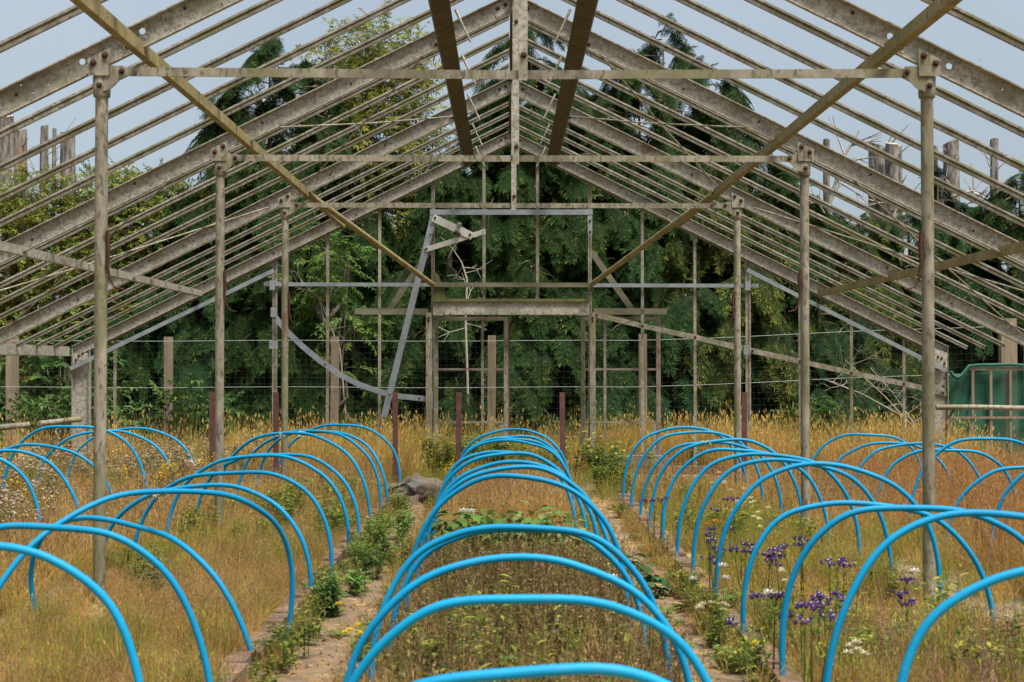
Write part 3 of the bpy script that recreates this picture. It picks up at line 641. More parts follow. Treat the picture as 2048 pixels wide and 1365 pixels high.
for pl, pr in ((682, 652), (775, 745), (875, 850)):
    pts = [(xw, FEN + 0.8*max(0, (xw-1.6)/5.0), wire_z(pl, pr, xw) + 0.006*math.sin(xw*1.7)) for xw in np.linspace(-8.5, 6.5, 60)]
    tube('fence_wire', pts, 0.0024 if pl < 800 else 0.0018, 'wire', fence, 5)
mb = B()
for xw in np.arange(-8.5, 6.5, 0.075):
    zt = float(wire_z(682, 652, xw)); y = FEN + 0.8*max(0, (xw-1.6)/5.0) + 0.006
    mb.add(tube_geo([(xw, y, 0.0), (xw + 0.004*math.sin(xw*9), y, zt)], 0.0008, 3, False))
for k in range(1, 20):
    mb.add(tube_geo([(xw, FEN + 0.8*max(0, (xw-1.6)/5.0) + 0.008, float(wire_z(682, 652, xw))*k/20.0) for xw in np.linspace(-8.5, 6.5, 30)], 0.0008, 3, False))
stuff(mb.obj('mesh_wires', 'mesh_wire', fence))

# green netting screen
NY = 17.3
nets = thing('netting_screen', (X(1980, NY), NY, 0), 'green shade netting stretched on a timber frame at far right', 'netting')
B().box((X(1936, NY), NY-0.05, Z(741, NY)), (X(2230, NY), NY-0.01, Z(735, NY)-0.001)).obj('top_rail', 'wood_post', nets)
for px in (1943, 1979, 2018, 2056, 2095): B().box((X(px, NY)-0.016, NY-0.05, -0.1), (X(px, NY)+0.016, NY-0.018, Z(741, NY)-0.001)).obj('upright', 'wood_post', nets)
B().box((X(1897, NY), NY-0.062, Z(838, NY)), (X(2100, NY), NY-0.052, Z(833, NY))).obj('mid_rail', 'wood_post', nets)
tops = [(1901, 742), (1906, 750), (1914, 755), (1922, 752), (1930, 742), (1938, 731), (1960, 729), (1990, 729), (2020, 728), (2060, 731), (2120, 733), (2230, 733)]
v = []; f = []; nr = 14
for i, (px, py) in enumerate(tops):
    for k in range(nr):
        pyk = py + (905 - py)*k/(nr-1); p_ = at(px, pyk, NY)
        v.append((p_.x + 0.01*math.sin(i*2.1+k), NY + 0.03*math.sin(i*1.9 + k*0.6) + 0.02, p_.z))
for i in range(len(tops)-1):
    for k in range(nr-1): f.append([i*nr+k, (i+1)*nr+k, (i+1)*nr+k+1, i*nr+k+1])
mesh_obj('net', v, f, 'green_net', nets, smooth=True)
tube('net_roll', [at(px, py+1, NY-0.055) for px, py in tops], [0.02, 0.025, 0.028, 0.026, 0.022, 0.018, 0.017, 0.02, 0.018, 0.02, 0.02, 0.02], 'green_net', nets, 8)
bm_ = B().box((X(1883, 16.75), 16.72, -0.1), (X(1899, 16.75), 16.78, Z(818, 16.75))).obj('mossy_plank', 'wood_moss')
tag(bm_, 'short green mossy plank standing by the right eave stanchion', 'plank')
o = tube('steel_pipe', [at(1872, 815, 16.2), at(1960, 815, 16.2), at(2048, 817, 16.2), at(2200, 821, 16.2)], 0.030, 'galv_post'); tag(o, 'horizontal grey pipe in front of the green netting', 'pipe')
tube('pipe_leg', [at(1911, 816, 16.2), at(1892, 842, 16.2), tuple(Vector(at(1885, 850, 16.2)) - Vector((0, 0, 0.6)))], 0.010, 'rust', o, 6)
tube('pipe_leg', [at(2120, 817, 16.2), tuple(Vector(at(2120, 817, 16.2)) - Vector((0, 0, 0.9)))], 0.02, 'galv_post', o, 6)
o = tube('steel_pipe', [at(-120, 868, 14.6), at(58, 850, 15.4)], 0.034, 'galv_post'); tag(o, 'leaning grey pipe end lying in weeds at left edge', 'pipe', )
tube('pipe_leg', [tuple(Vector(at(-60, 862, 14.85))), tuple(Vector(at(-60, 862, 14.85)) - Vector((0, 0, 0.75)))], 0.02, 'galv_post', o, 6)
o = tube('steel_pipe', [at(78, 848, 15.6), at(160, 839, 16.35)], 0.032, 'galv_post'); tag(o, 'grey pipe joined to the left eave stanchion', 'pipe')

# earth heap with a stone by the doorway
def lump(name, c, sx, sy, sz, m, seed, parent=None, rough=0.25):
    bm = bmesh.new(); bmesh.ops.create_icosphere(bm, subdivisions=4, radius=1.0); r_ = np.random.RandomState(seed)
    ph = r_.uniform(0, 6, 12)
    v = []
    for w in bm.verts:
        p_ = w.co; n_ = 1 + rough*(math.sin(3*p_.x+ph[0])*math.cos(3.3*p_.y+ph[1]) + 0.6*math.sin(7*p_.z+5*p_.x+ph[2]) + 0.35*math.sin(13*p_.y+9*p_.z+ph[3]) + 0.25*math.sin(23*p_.x+19*p_.y+ph[4]) + 0.2*math.sin(37*p_.z+31*p_.x+ph[5]))
        v.append((c[0]+p_.x*sx*n_, c[1]+p_.y*sy*n_, c[2]+p_.z*sz*n_))
    f = [[w.index for w in fa.verts] for fa in bm.faces]; bm.free()
    return mesh_obj(name, v, f, m, parent, smooth=True)
g = gnd(838, 1000)
o = lump('earth_heap', (g.x, 13.0, 0.0), 0.34, 0.36, 0.20, 'mound_soil', 3, rough=0.30); tag(o, 'small heap of bare earth at left of the centre hoops', 'earth heap')
o = lump('stone', (g.x+0.06, 12.8, 0.15), 0.15, 0.05, 0.09, 'stone', 5, rough=0.10); o.rotation_euler = (-0.7, 0.25, 0.1); tag(o, 'flat grey stone slab leaning on the earth heap', 'stone')

# ------------------------------------------------------------------ vegetation sources
SRC = {}
def src_collection(key, meshes):
    c = bpy.data.collections.new('src_' + key)
    for i, (v, f, cols, m) in enumerate(meshes):
        me = bpy.data.meshes.new('%s_%02d' % (key, i)); me.from_pydata(np.asarray(v).tolist(), [], f)
        a = me.attributes.new('col', 'FLOAT_COLOR', 'POINT'); cc = np.ones((len(v), 4)); cc[:, :3] = cols; a.data.foreach_set('color', cc.ravel())
        me.materials.append(MAT[m]); me.update()
        o = bpy.data.objects.new('%s_%02d' % (key, i), me); c.objects.link(o)
    SRC[key] = (c, len(meshes))
class VM:     # vertex-coloured leaf mesh
    def __init__(s): s.v = []; s.f = []; s.c = []
    def blade(s, p, d, L, w, c0, c1, bend=0.3, segs=2, side=None):
        p, d = np.array(p, float), np.array(d, float); d /= np.linalg.norm(d)
        if side is None:
            side = np.cross(d, rng.normal(size=3)); 
        side = np.asarray(side, float); side /= (np.linalg.norm(side)+1e-9)
        k = len(s.v); bz = np.array([0, 0, -1.0])
        for i in range(segs):
            t_ = i/segs; q = p + d*L*t_ + bz*bend*L*t_*t_; ww = w*(1-0.45*t_)/2
            s.v += [q - side*ww, q + side*ww]; cc = np.array(c0)*(1-t_) + np.array(c1)*t_; s.c += [cc, cc]
        s.v.append(p + d*L + bz*bend*L); s.c.append(np.array(c1))
        for i in range(segs-1): a = k+2*i; s.f.append([a, a+1, a+3, a+2])
        a = k+2*(segs-1); s.f.append([a, a+1, a+2])
        return p + d*L + bz*bend*L
    def leaf(s, p, d, L, w, c, nrm=(0, 0, 1), droop=0.2, fold=0.15, c1=None):
        """pointed leaf: 6 verts, folded along its midrib"""
        p, d = np.array(p, float), np.array(d, float); d /= (np.linalg.norm(d)+1e-9)
        sd = np.cross(d, np.array(nrm, float)); sd /= (np.linalg.norm(sd)+1e-9); up = np.cross(sd, d)
        k = len(s.v); dz = np.array([0, 0, -1.0])
        m1 = p + d*L*0.35 + dz*droop*L*0.12; m2 = p + d*L*0.72 + dz*droop*L*0.5; tip = p + d*L + dz*droop*L
        s.v += [p, m1 - sd*w/2 + up*fold*w, m1 + sd*w/2 + up*fold*w, m2 - sd*w*0.36 + up*fold*w, m2 + sd*w*0.36 + up*fold*w, tip, m1, m2]
        c = np.array(c); c1 = c if c1 is None else np.array(c1)
        s.c += [c, c, c, c1, c1, c1, c, c1]
        s.f += [[k, k+6, k+1], [k, k+2, k+6], [k+1, k+6, k+7, k+3], [k+6, k+2, k+4, k+7], [k+3, k+7, k+5], [k+7, k+4, k+5]]
    def diamond(s, p, d, L, w, c, sd, c1=None):
        p, d, sd = np.array(p, float), np.array(d, float), np.array(sd, float)
        k = len(s.v); s.v += [p, p + d*L*0.45 + sd*w/2, p + d*L, p + d*L*0.45 - sd*w/2]
        c = np.array(c); s.c += [c, c, c if c1 is None else np.array(c1), c]; s.f.append([k, k+1, k+2, k+3])
    def ball(s, p, r, c, jit=0.3):
        p = np.array(p, float); k = len(s.v)
        o = np.array([[1,0,0],[-1,0,0],[0,1,0],[0,-1,0],[0,0,1],[0,0,-1]], float)*r*(1+rng.uniform(-jit, jit, (6, 1)))
        for q in o: s.v.append(p+q); s.c.append(np.array(c)*rng.uniform(0.8, 1.2))
        s.f += [[k+a, k+b, k+e] for a, b, e in ((0,2,4),(2,1,4),(1,3,4),(3,0,4),(2,0,5),(1,2,5),(3,1,5),(0,3,5))]
    def tup(s, m='foliage'): return (np.array(s.v), s.f, np.array(s.c), m)

def jc(c, a=0.2): return np.array(c)*(1+rng.uniform(-a, a)) * (1+rng.uniform(-a*0.4, a*0.4, 3))
UPV = np.array([0, 0, 1.0])
def rdir(lean): 
    a = rng.uniform(0, 2*math.pi); l = abs(rng.normal(0, lean)); return np.array([math.cos(a)*l, math.sin(a)*l, 1.0])

GOLD = (0.40, 0.275, 0.11); STRAW = (0.46, 0.34, 0.165); PINKB = (0.36, 0.235, 0.13); GREEN = (0.15, 0.195, 0.04); YGREEN = (0.34, 0.34, 0.065); DKG = (0.06, 0.105, 0.028)
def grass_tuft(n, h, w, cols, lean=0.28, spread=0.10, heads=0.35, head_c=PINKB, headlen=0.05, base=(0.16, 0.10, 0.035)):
    m = VM()
    for _ in range(n):
        a = rng.uniform(0, 2*math.pi); r_ = spread*math.sqrt(rng.uniform()); p = (r_*math.cos(a), r_*math.sin(a), 0)
        c = jc(cols[rng.randint(len(cols))], 0.25); d = rdir(lean); L = h*rng.uniform(0.45, 1.1)
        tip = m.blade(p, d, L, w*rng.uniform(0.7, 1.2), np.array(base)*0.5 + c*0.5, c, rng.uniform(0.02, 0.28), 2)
        if rng.uniform() < heads:
            hc = jc(head_c, 0.25); dd = d/np.linalg.norm(d)
            for _k in range(3):
                q = rng.normal(size=3); q -= dd*q.dot(dd); q /= np.linalg.norm(q)
                m.diamond(tip - dd*headlen*0.5 + q*0.002, dd*0.9+q*rng.uniform(0, 0.25), headlen*rng.uniform(0.7, 1.2), w*1.7, hc, np.cross(dd, q))
    return m.tup('grass')
GOLD = (0.60, 0.35, 0.072); STRAW = (0.66, 0.455, 0.15); PINKB = (0.58, 0.31, 0.105)
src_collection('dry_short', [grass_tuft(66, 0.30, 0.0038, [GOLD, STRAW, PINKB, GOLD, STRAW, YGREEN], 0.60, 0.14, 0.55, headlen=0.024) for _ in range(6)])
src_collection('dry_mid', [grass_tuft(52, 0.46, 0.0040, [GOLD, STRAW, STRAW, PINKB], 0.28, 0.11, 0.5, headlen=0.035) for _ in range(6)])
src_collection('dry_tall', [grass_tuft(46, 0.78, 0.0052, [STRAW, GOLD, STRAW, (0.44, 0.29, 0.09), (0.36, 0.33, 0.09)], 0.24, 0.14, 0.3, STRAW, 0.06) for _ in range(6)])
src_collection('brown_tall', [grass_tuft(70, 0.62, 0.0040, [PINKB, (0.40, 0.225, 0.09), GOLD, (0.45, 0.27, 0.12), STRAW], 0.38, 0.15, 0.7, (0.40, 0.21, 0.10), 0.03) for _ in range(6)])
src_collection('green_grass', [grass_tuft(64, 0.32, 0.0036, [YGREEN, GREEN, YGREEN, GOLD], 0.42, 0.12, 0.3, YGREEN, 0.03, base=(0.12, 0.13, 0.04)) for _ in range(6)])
def litter():
    m = VM()
    for _ in range(26):
        p = np.r_[rng.normal(0, 0.07, 2), rng.uniform(0.002, 0.012)]; a = rng.uniform(0, 6.28); m.blade(p, (math.cos(a), math.sin(a), rng.uniform(-0.02, 0.1)), rng.uniform(0.03, 0.10), 0.0035, jc(STRAW, 0.3), jc(GOLD, 0.3), 0.0, 1)
    for _ in range(12): m.ball(np.r_[rng.normal(0, 0.08, 2), 0.003], rng.uniform(0.003, 0.010), jc((0.25, 0.18, 0.115), 0.35))
    return m.tup('grass')
src_collection('litter', [litter() for _ in range(5)])
def seed_stalk(n, h, cols, lean=0.16, spread=0.07, dl=0.013, dw=0.0065, per=34):
    m = VM()
    for _ in range(n):
        p = np.r_[rng.normal(0, spread, 2), 0]; d = rdir(lean); d /= np.linalg.norm(d); L = h*rng.uniform(0.5, 1.1); c = jc(cols[rng.randint(len(cols))], 0.3); be = rng.uniform(0, 0.15)
        m.blade(p, d, L, 0.004, c*0.9, c, be, 3)
        for k in range(per):
            t_ = rng.uniform(0.25, 1.0); q = p + d*L*t_ + np.array([0, 0, -be*L*t_*t_]) + rng.normal(0, 0.006, 3); e = rng.normal(size=3) + d*0.8; e /= np.linalg.norm(e)
            sd_ = np.cross(e, rng.normal(size=3)); sd_ /= np.linalg.norm(sd_); m.diamond(q, e, dl*rng.uniform(0.6, 1.4), dw, jc(c, 0.35), sd_)
    return m.tup('grass')
def weed_stalk(h, n, leafc, headc, stemc, headr=0.008, heads=6, dens=10, lw=0.018, ll=0.06):
    m = VM()
    for _ in range(n):
        p = np.r_[rng.normal(0, 0.05, 2), 0]; d = rdir(0.2); d /= np.linalg.norm(d); L = h*rng.uniform(0.6, 1.1)
        m.blade(p, d, L, 0.007, stemc, stemc, 0.04, 3)
        for k in range(dens):
            t_ = rng.uniform(0.1, 0.92); q = p + d*L*t_ + np.array([0, 0, -0.04*L*t_*t_]); a = rng.uniform(0, 2*math.pi)
            m.leaf(q, (math.cos(a), math.sin(a), rng.uniform(0.1, 0.8)), ll*rng.uniform(0.6, 1.2), lw, jc(leafc[rng.randint(len(leafc))], 0.25), UPV, 0.3)
        for k in range(heads):
            q = p + d*L*rng.uniform(0.82, 1.02) + np.array([0, 0, -0.04*L]) + rng.normal(0, 0.03, 3)*np.array([1, 1, 0.7])
            m.ball(q, headr*rng.uniform(0.6, 1.3), jc(headc, 0.2), 0.45)
    return m.tup('grass')
FLUFF = (0.43, 0.325, 0.235)
src_collection('thistle', [weed_stalk(0.62, 6, [GREEN, (0.19, 0.16, 0.06), DKG], FLUFF, (0.24, 0.19, 0.07), 0.014, 4, 15) for _ in range(5)])
src_collection('brown_weed', [seed_stalk(22, 0.44, [(0.09, 0.055, 0.028), (0.12, 0.075, 0.036), (0.17, 0.105, 0.05), (0.26, 0.18, 0.085), (0.22, 0.21, 0.055), (0.34, 0.24, 0.12)]) for _ in range(6)])
src_collection('green_weed', [weed_stalk(0.36, 7, [GREEN, DKG, YGREEN], YGREEN, GREEN, 0.005, 2, 18, 0.02, 0.07) for _ in range(5)])
src_collection('yellow_weed', [weed_stalk(0.55, 6, [YGREEN, GREEN, (0.30, 0.22, 0.04)], (0.52, 0.34, 0.02), (0.24, 0.2, 0.07), 0.012, 9, 14, 0.016, 0.06) for _ in range(4)])
src_collection('purple_stalk', [seed_stalk(9, 0.34, [(0.26, 0.15, 0.13), (0.22, 0.12, 0.12), (0.33, 0.22, 0.14)], dl=0.010, dw=0.004, per=26) for _ in range(3)])
def rosette(n, L, w, cols):
    m = VM()
    for _ in range(n):
        a = rng.uniform(0, 2*math.pi); m.leaf((rng.normal(0, 0.02), rng.normal(0, 0.02), 0.005), (math.cos(a), math.sin(a), rng.uniform(0.15, 1.1)), L*rng.uniform(0.6, 1.2), w*rng.uniform(0.7, 1.2), jc(cols[rng.randint(len(cols))], 0.25), UPV, 0.5)
    return m.tup('grass')
src_collection('rosette', [rosette(16, 0.11, 0.03, [GREEN, (0.08, 0.13, 0.03), (0.13, 0.19, 0.035)]) for _ in range(4)])

# conifer sprays: flat ferny fans, drooping
def spray(cdark, clight, cyel, ny=0.15):
    m = VM(); L = 1.0; nn = 15
    ph = rng.uniform(0, 6); dr = rng.uniform(0.12, 0.5); wd = rng.uniform(0.75, 1.2)
    stem = lambda t_: np.array([t_*L, 0.09*math.sin(3*t_+ph), -dr*t_*t_])
    for i in range(nn):
        t_ = (i+0.5)/nn; q = stem(t_)
        for sgn in (-1, 1):
            l = wd*(0.34*(1-t_)**0.75 + 0.06)*rng.uniform(0.45, 1.25); an = rad(rng.uniform(38, 62))
            d = np.array([math.cos(an), sgn*math.sin(an), -0.25-0.3*t_]); d /= np.linalg.norm(d)
            mcount = max(3, int(l/0.042))
            for k in range(mcount):
                u = (k+0.4)/mcount; b = q + d*l*u + np.array([0, 0, -0.22*l*u*u])
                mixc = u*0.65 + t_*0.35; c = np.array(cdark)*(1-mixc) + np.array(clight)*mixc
                if rng.uniform() < ny*mixc*2: c = np.array(cyel)
                c = jc(c, 0.10)
                for s2 in (-1, 1):
                    dd = d*0.75 + s2*np.cross(d, UPV)*0.62 + np.array([0, 0, rng.uniform(-0.45, 0.05)]); dd /= np.linalg.norm(dd)
                    sd_ = np.cross(dd, UPV + rng.normal(0, 0.12, 3)); sd_ /= np.linalg.norm(sd_)
                    m.diamond(b, dd, rng.uniform(0.08, 0.13), 0.026, c, sd_, c*1.15)
    m.blade((0, 0, 0), (1, 0, -0.15), 0.9, 0.014, (0.07, 0.05, 0.03), (0.07, 0.07, 0.03), 0.2, 3, (0, 1, 0))
    return m.tup('foliage')
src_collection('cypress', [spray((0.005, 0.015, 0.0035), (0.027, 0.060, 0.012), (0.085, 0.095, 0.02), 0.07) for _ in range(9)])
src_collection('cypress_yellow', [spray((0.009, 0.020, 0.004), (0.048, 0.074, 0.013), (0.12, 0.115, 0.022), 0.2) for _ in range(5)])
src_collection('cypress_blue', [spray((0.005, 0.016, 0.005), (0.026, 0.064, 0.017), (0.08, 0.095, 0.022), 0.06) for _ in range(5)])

def leafy_twig(cols, L=1.0, n=9, ll=0.26, lw=0.085):
    m = VM(); m.blade((0, 0, 0), (1, 0, 0.1), L, 0.016, (0.10, 0.08, 0.05), (0.13, 0.13, 0.05), 0.12, 3, (0, 1, 0))
    for i in range(n):
        t_ = (i+0.8)/n; q = np.array([t_*L, 0, 0.1*L*t_-0.12*L*t_*t_])
        for sgn in (-1, 1):
            a = rad(rng.uniform(30, 75)); c = jc(cols[rng.randint(len(cols))], 0.25)
            m.leaf(q, (math.cos(a), sgn*math.sin(a), rng.uniform(-0.3, 0.5)), ll*rng.uniform(0.65, 1.15), lw*rng.uniform(0.8, 1.2), c, UPV + rng.normal(0, 0.35, 3), rng.uniform(0.1, 0.5))
    m.leaf((L, 0, 0), (1, 0, 0), ll, lw, jc(cols[0], 0.2), UPV, 0.3)
    return m.tup('leaf')
src_collection('leaf_green', [leafy_twig([(0.085, 0.15, 0.03), (0.12, 0.18, 0.035), (0.06, 0.115, 0.026)]) for _ in range(5)])
src_collection('leaf_yellow', [leafy_twig([(0.16, 0.21, 0.035), (0.24, 0.24, 0.04), (0.31, 0.23, 0.04), (0.11, 0.17, 0.03)], n=8, ll=0.24, lw=0.07) for _ in range(5)])
src_collection('leaf_dark', [leafy_twig([(0.055, 0.105, 0.026), (0.08, 0.135, 0.03), (0.04, 0.08, 0.022)], n=6, ll=0.34, lw=0.15) for _ in range(4)])
src_collection('leaf_hedge', [leafy_twig([(0.15, 0.22, 0.036), (0.20, 0.25, 0.04), (0.105, 0.17, 0.03), (0.20, 0.235, 0.045), (0.27, 0.13, 0.045)], n=10, ll=0.2, lw=0.07) for _ in range(5)])

GNT = {}
def gn_tree(key):
    if key in GNT: return GNT[key]
    ng = bpy.data.node_groups.new('scatter_' + key, 'GeometryNodeTree')
    ng.interface.new_socket('Geometry', in_out='INPUT', socket_type='NodeSocketGeometry')
    ng.interface.new_socket('Geometry', in_out='OUTPUT', socket_type='NodeSocketGeometry')
    gi = ng.nodes.new('NodeGroupInput'); go = ng.nodes.new('NodeGroupOutput')
    ci = ng.nodes.new('GeometryNodeCollectionInfo'); ci.inputs['Collection'].default_value = SRC[key][0]
    ci.inputs['Separate Children'].default_value = True; ci.inputs['Reset Children'].default_value = True
    ip = ng.nodes.new('GeometryNodeInstanceOnPoints'); ip.inputs['Pick Instance'].default_value = True
    def na(name, dt):
        n = ng.nodes.new('GeometryNodeInputNamedAttribute'); n.data_type = dt; n.inputs['Name'].default_value = name; return n.outputs['Attribute']
    er = ng.nodes.new('FunctionNodeEulerToRotation')
    l = ng.links.new
    l(gi.outputs[0], ip.inputs['Points']); l(ci.outputs[0], ip.inputs['Instance']); l(na('idx', 'INT'), ip.inputs['Instance Index'])
    l(na('rot', 'FLOAT_VECTOR'), er.inputs[0]); l(er.outputs[0], ip.inputs['Rotation']); l(na('scl', 'FLOAT'), ip.inputs['Scale'])
    l(ip.outputs[0], go.inputs[0]); GNT[key] = ng
    return ng
def scatter(name, key, pts, rots, scls, parent=None, center=(0, 0, 0)):
    pts = np.asarray(pts, float); n = len(pts); c = np.asarray(center, float)
    me = bpy.data.meshes.new(name); me.from_pydata((pts - c).tolist(), [], [])
    a = me.attributes.new('rot', 'FLOAT_VECTOR', 'POINT'); a.data.foreach_set('vector', np.asarray(rots, float).ravel())
    a = me.attributes.new('scl', 'FLOAT', 'POINT'); a.data.foreach_set('value', np.asarray(scls, float))
    a = me.attributes.new('idx', 'INT', 'POINT'); a.data.foreach_set('value', rng.randint(0, SRC[key][1], n).astype(np.int32))
    o = bpy.data.objects.new(name, me); COL.objects.link(o)
    if parent is not None: o.parent = parent; o.location = c - np.array(WLOC[parent.name])
    else: o.location = c
    WLOC[o.name] = tuple(c)
    md = o.modifiers.new('scatter', 'NODES'); md.node_group = gn_tree(key)
    return o

# ------------------------------------------------------------------ grasses (uncountable)
def region(n, x0, x1, y0, y1, keep=None):
    p = np.c_[rng.uniform(x0, x1, n), rng.uniform(y0, y1, n)]
    if keep is not None: p = p[keep(p[:, 0], p[:, 1])]
    return p
def grass(name, key, pls, label, smin=0.75, smax=1.2, tilt=0.12, z=0.02):
    p = np.concatenate(pls)
    for yp in FY[1:4]:          # trodden bare in front of the posts
        for xp in (X0-PX, X0+PX):
            near = (np.abs(p[:, 0] - xp*(p[:, 1]/yp)) < 0.08) & (p[:, 1] > yp-0.8) & (p[:, 1] < yp+0.05)
            p = p[~near | (rng.uniform(size=len(p)) < 0.2)]
    n = len(p)
    rot = np.c_[rng.normal(0, tilt, n), rng.normal(0, tilt, n), rng.uniform(0, 6.28, n)]
    o = scatter(name, key, np.c_[p, np.full(n, z)], rot, rng.uniform(smin, smax, n)); stuff(o, label, 'grass' if 'weed' not in key and key not in ('thistle', 'rosette') else 'weeds')
    return o
clump = lambda f, s, th: (lambda x, y: vnoise(x, y, s, f) > th)
not_path = lambda x, y: (np.abs(np.abs(x - 0.005) - 0.80) > 0.23)
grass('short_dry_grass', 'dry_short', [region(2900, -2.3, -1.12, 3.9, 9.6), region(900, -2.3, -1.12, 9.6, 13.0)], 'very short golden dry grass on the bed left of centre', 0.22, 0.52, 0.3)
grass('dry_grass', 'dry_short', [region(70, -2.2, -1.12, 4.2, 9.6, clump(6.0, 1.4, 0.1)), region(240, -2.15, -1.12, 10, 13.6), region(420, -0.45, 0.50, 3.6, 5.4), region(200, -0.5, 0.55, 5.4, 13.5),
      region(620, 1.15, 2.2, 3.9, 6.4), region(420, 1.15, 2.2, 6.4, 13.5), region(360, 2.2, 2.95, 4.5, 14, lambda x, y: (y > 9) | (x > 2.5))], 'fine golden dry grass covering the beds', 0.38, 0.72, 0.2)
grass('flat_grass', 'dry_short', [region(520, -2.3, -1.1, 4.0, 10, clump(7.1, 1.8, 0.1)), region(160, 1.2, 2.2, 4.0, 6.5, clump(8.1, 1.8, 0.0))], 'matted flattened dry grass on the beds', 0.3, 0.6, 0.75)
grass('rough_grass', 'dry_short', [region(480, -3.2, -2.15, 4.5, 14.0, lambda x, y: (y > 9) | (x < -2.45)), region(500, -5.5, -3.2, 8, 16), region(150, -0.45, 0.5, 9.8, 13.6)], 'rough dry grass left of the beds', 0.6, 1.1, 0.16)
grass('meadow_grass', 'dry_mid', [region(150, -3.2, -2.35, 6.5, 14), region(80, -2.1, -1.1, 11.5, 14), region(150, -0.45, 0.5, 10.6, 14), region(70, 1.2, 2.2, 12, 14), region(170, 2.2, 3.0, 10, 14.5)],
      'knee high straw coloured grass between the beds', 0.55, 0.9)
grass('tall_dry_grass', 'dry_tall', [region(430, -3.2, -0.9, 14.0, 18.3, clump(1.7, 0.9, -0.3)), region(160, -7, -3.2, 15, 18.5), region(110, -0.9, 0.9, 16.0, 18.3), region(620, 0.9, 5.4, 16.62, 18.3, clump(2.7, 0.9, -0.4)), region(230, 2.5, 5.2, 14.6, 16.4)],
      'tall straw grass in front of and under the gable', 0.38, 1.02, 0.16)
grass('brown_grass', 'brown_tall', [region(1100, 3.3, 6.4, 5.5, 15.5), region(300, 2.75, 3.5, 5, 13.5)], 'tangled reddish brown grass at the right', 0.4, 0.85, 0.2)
grass('green_grass', 'green_grass', [region(620, 1.18, 2.15, 5.0, 13.4, clump(1.0, 1.1, -0.35)), region(420, -2.2, -1.1, 4.2, 13.5, clump(2.2, 1.5, 0.12)), region(40, -2.4, -2.05, 7.9, 9.4), region(90, -0.4, 0.5, 4, 9, clump(3.1, 1.6, 0.1)), region(200, 2.35, 2.95, 7.5, 13, clump(0.3, 1.3, -0.05)), region(140, -1.2, 0.4, 13.2, 16), region(60, 0.5, 1.3, 13, 16)],
      'soft yellowish green grass among the dry stems', 0.4, 0.85)
grass('tall_weeds', 'green_weed', [region(60, -3.2, 5.4, 15.0, 18.2, clump(3.3, 0.8, 0.0)), region(36, -1.1, 0.2, 15.6, 16.6), region(9, 0.95, 1.2, 13.5, 16.2)], 'tall green weeds among the straw at the gable', 0.8, 1.6)
grass('bed_weeds', 'green_weed', [region(150, 1.18, 2.15, 5.2, 13.4, clump(4.0, 1.3, 0.0)), region(110, -0.42, 0.5, 4.4, 8, clump(5.0, 1.6, 0.0)), region(60, -2.05, -1.2, 9.6, 13.4), region(20, -2.4, -2.0, 8.0, 12), region(70, -6.5, -3.0, 13, 18.5), region(260, -7.5, -3.4, 15.5, 19.5), region(120, 2.0, 5.5, 17, 19)],
      'leafy green weeds scattered through the beds', 0.4, 0.9)
grass('path_side_weeds', 'green_weed', [region(46, -1.0, -0.86, 5.4, 12.5), region(30, -0.66, -0.5, 5.4, 12.5), region(30, 0.55, 0.68, 5.4, 12.5), region(26, 0.92, 1.0, 5.4, 9)], 'leafy green weeds crowding the path sides', 0.3, 0.65)
grass('thistle_weeds', 'thistle', [region(240, -5.6, -2.85, 8.4, 16.4), region(16, -3.0, -2.2, 12.5, 15)], 'thistles gone to pale fluffy seed at the left', 0.45, 0.85, 0.18)
grass('brown_weeds', 'brown_weed', [region(95, 0.0, 0.52, 5.6, 7.7), region(56, -0.42, 0.0, 5.5, 8.0), region(44, -0.4, 0.55, 4.0, 5.6), region(40, 2.3, 5, 8, 14)], 'dark brown dried weed stalks in the centre bed', 0.55, 0.95, 0.14)
grass('pale_stalks', 'dry_mid', [region(70, -0.42, 0.52, 4.2, 8.2)], 'pale dry stalks in the centre bed', 0.4, 0.85)
grass('yellow_weeds', 'yellow_weed', [region(12, -4.2, -3.3, 8.8, 10.6), region(5, -3.6, -2.4, 12, 14.5), region(2, -0.6, -0.45, 12.4, 13.4)], 'yellow flowering weeds at the left edge', 0.6, 1.0)
grass('purple_weeds', 'purple_stalk', [region(34, 1.5, 2.4, 4.3, 6.2)], 'purplish dry seed stalks at bottom right', 0.7, 1.1)
grass('path_weeds', 'rosette', [region(110, -1.05, -0.92, 4.6, 12.5), region(110, -0.66, -0.45, 4.6, 12.5), region(110, 0.55, 0.70, 4.6, 12.5), region(110, 0.92, 1.06, 4.6, 12.5), region(46, 0.6, 1.0, 5.5, 8.0, clump(2, 2.0, 0.1)), region(30, -1.0, -0.5, 4.5, 12, clump(1, 2.0, 0.35))],
      'small flat green weeds along the path edges', 0.35, 0.85)
grass('path_litter', 'litter', [region(90, -1.0, -0.5, 4.6, 13.6), region(90, 0.54, 1.0, 4.6, 13.6)], 'dry straw and crumbs of earth on the paths', 0.6, 1.4, 0.02, 0.012)
grass('path_straw', 'dry_short', [region(24, -1.0, -0.92, 4.6, 12.5), region(50, 0.92, 1.0, 5.2, 12.5), region(80, 0.55, 0.68, 4.6, 12.5), region(80, -0.64, -0.46, 4.6, 12.5)], 'wisps of dry grass on the path edges', 0.35, 0.7)
grass('bank_grass', 'green_grass', [region(240, -8, 8, 17.8, 20.0)], 'rough green grass below the trees', 0.8, 1.6)

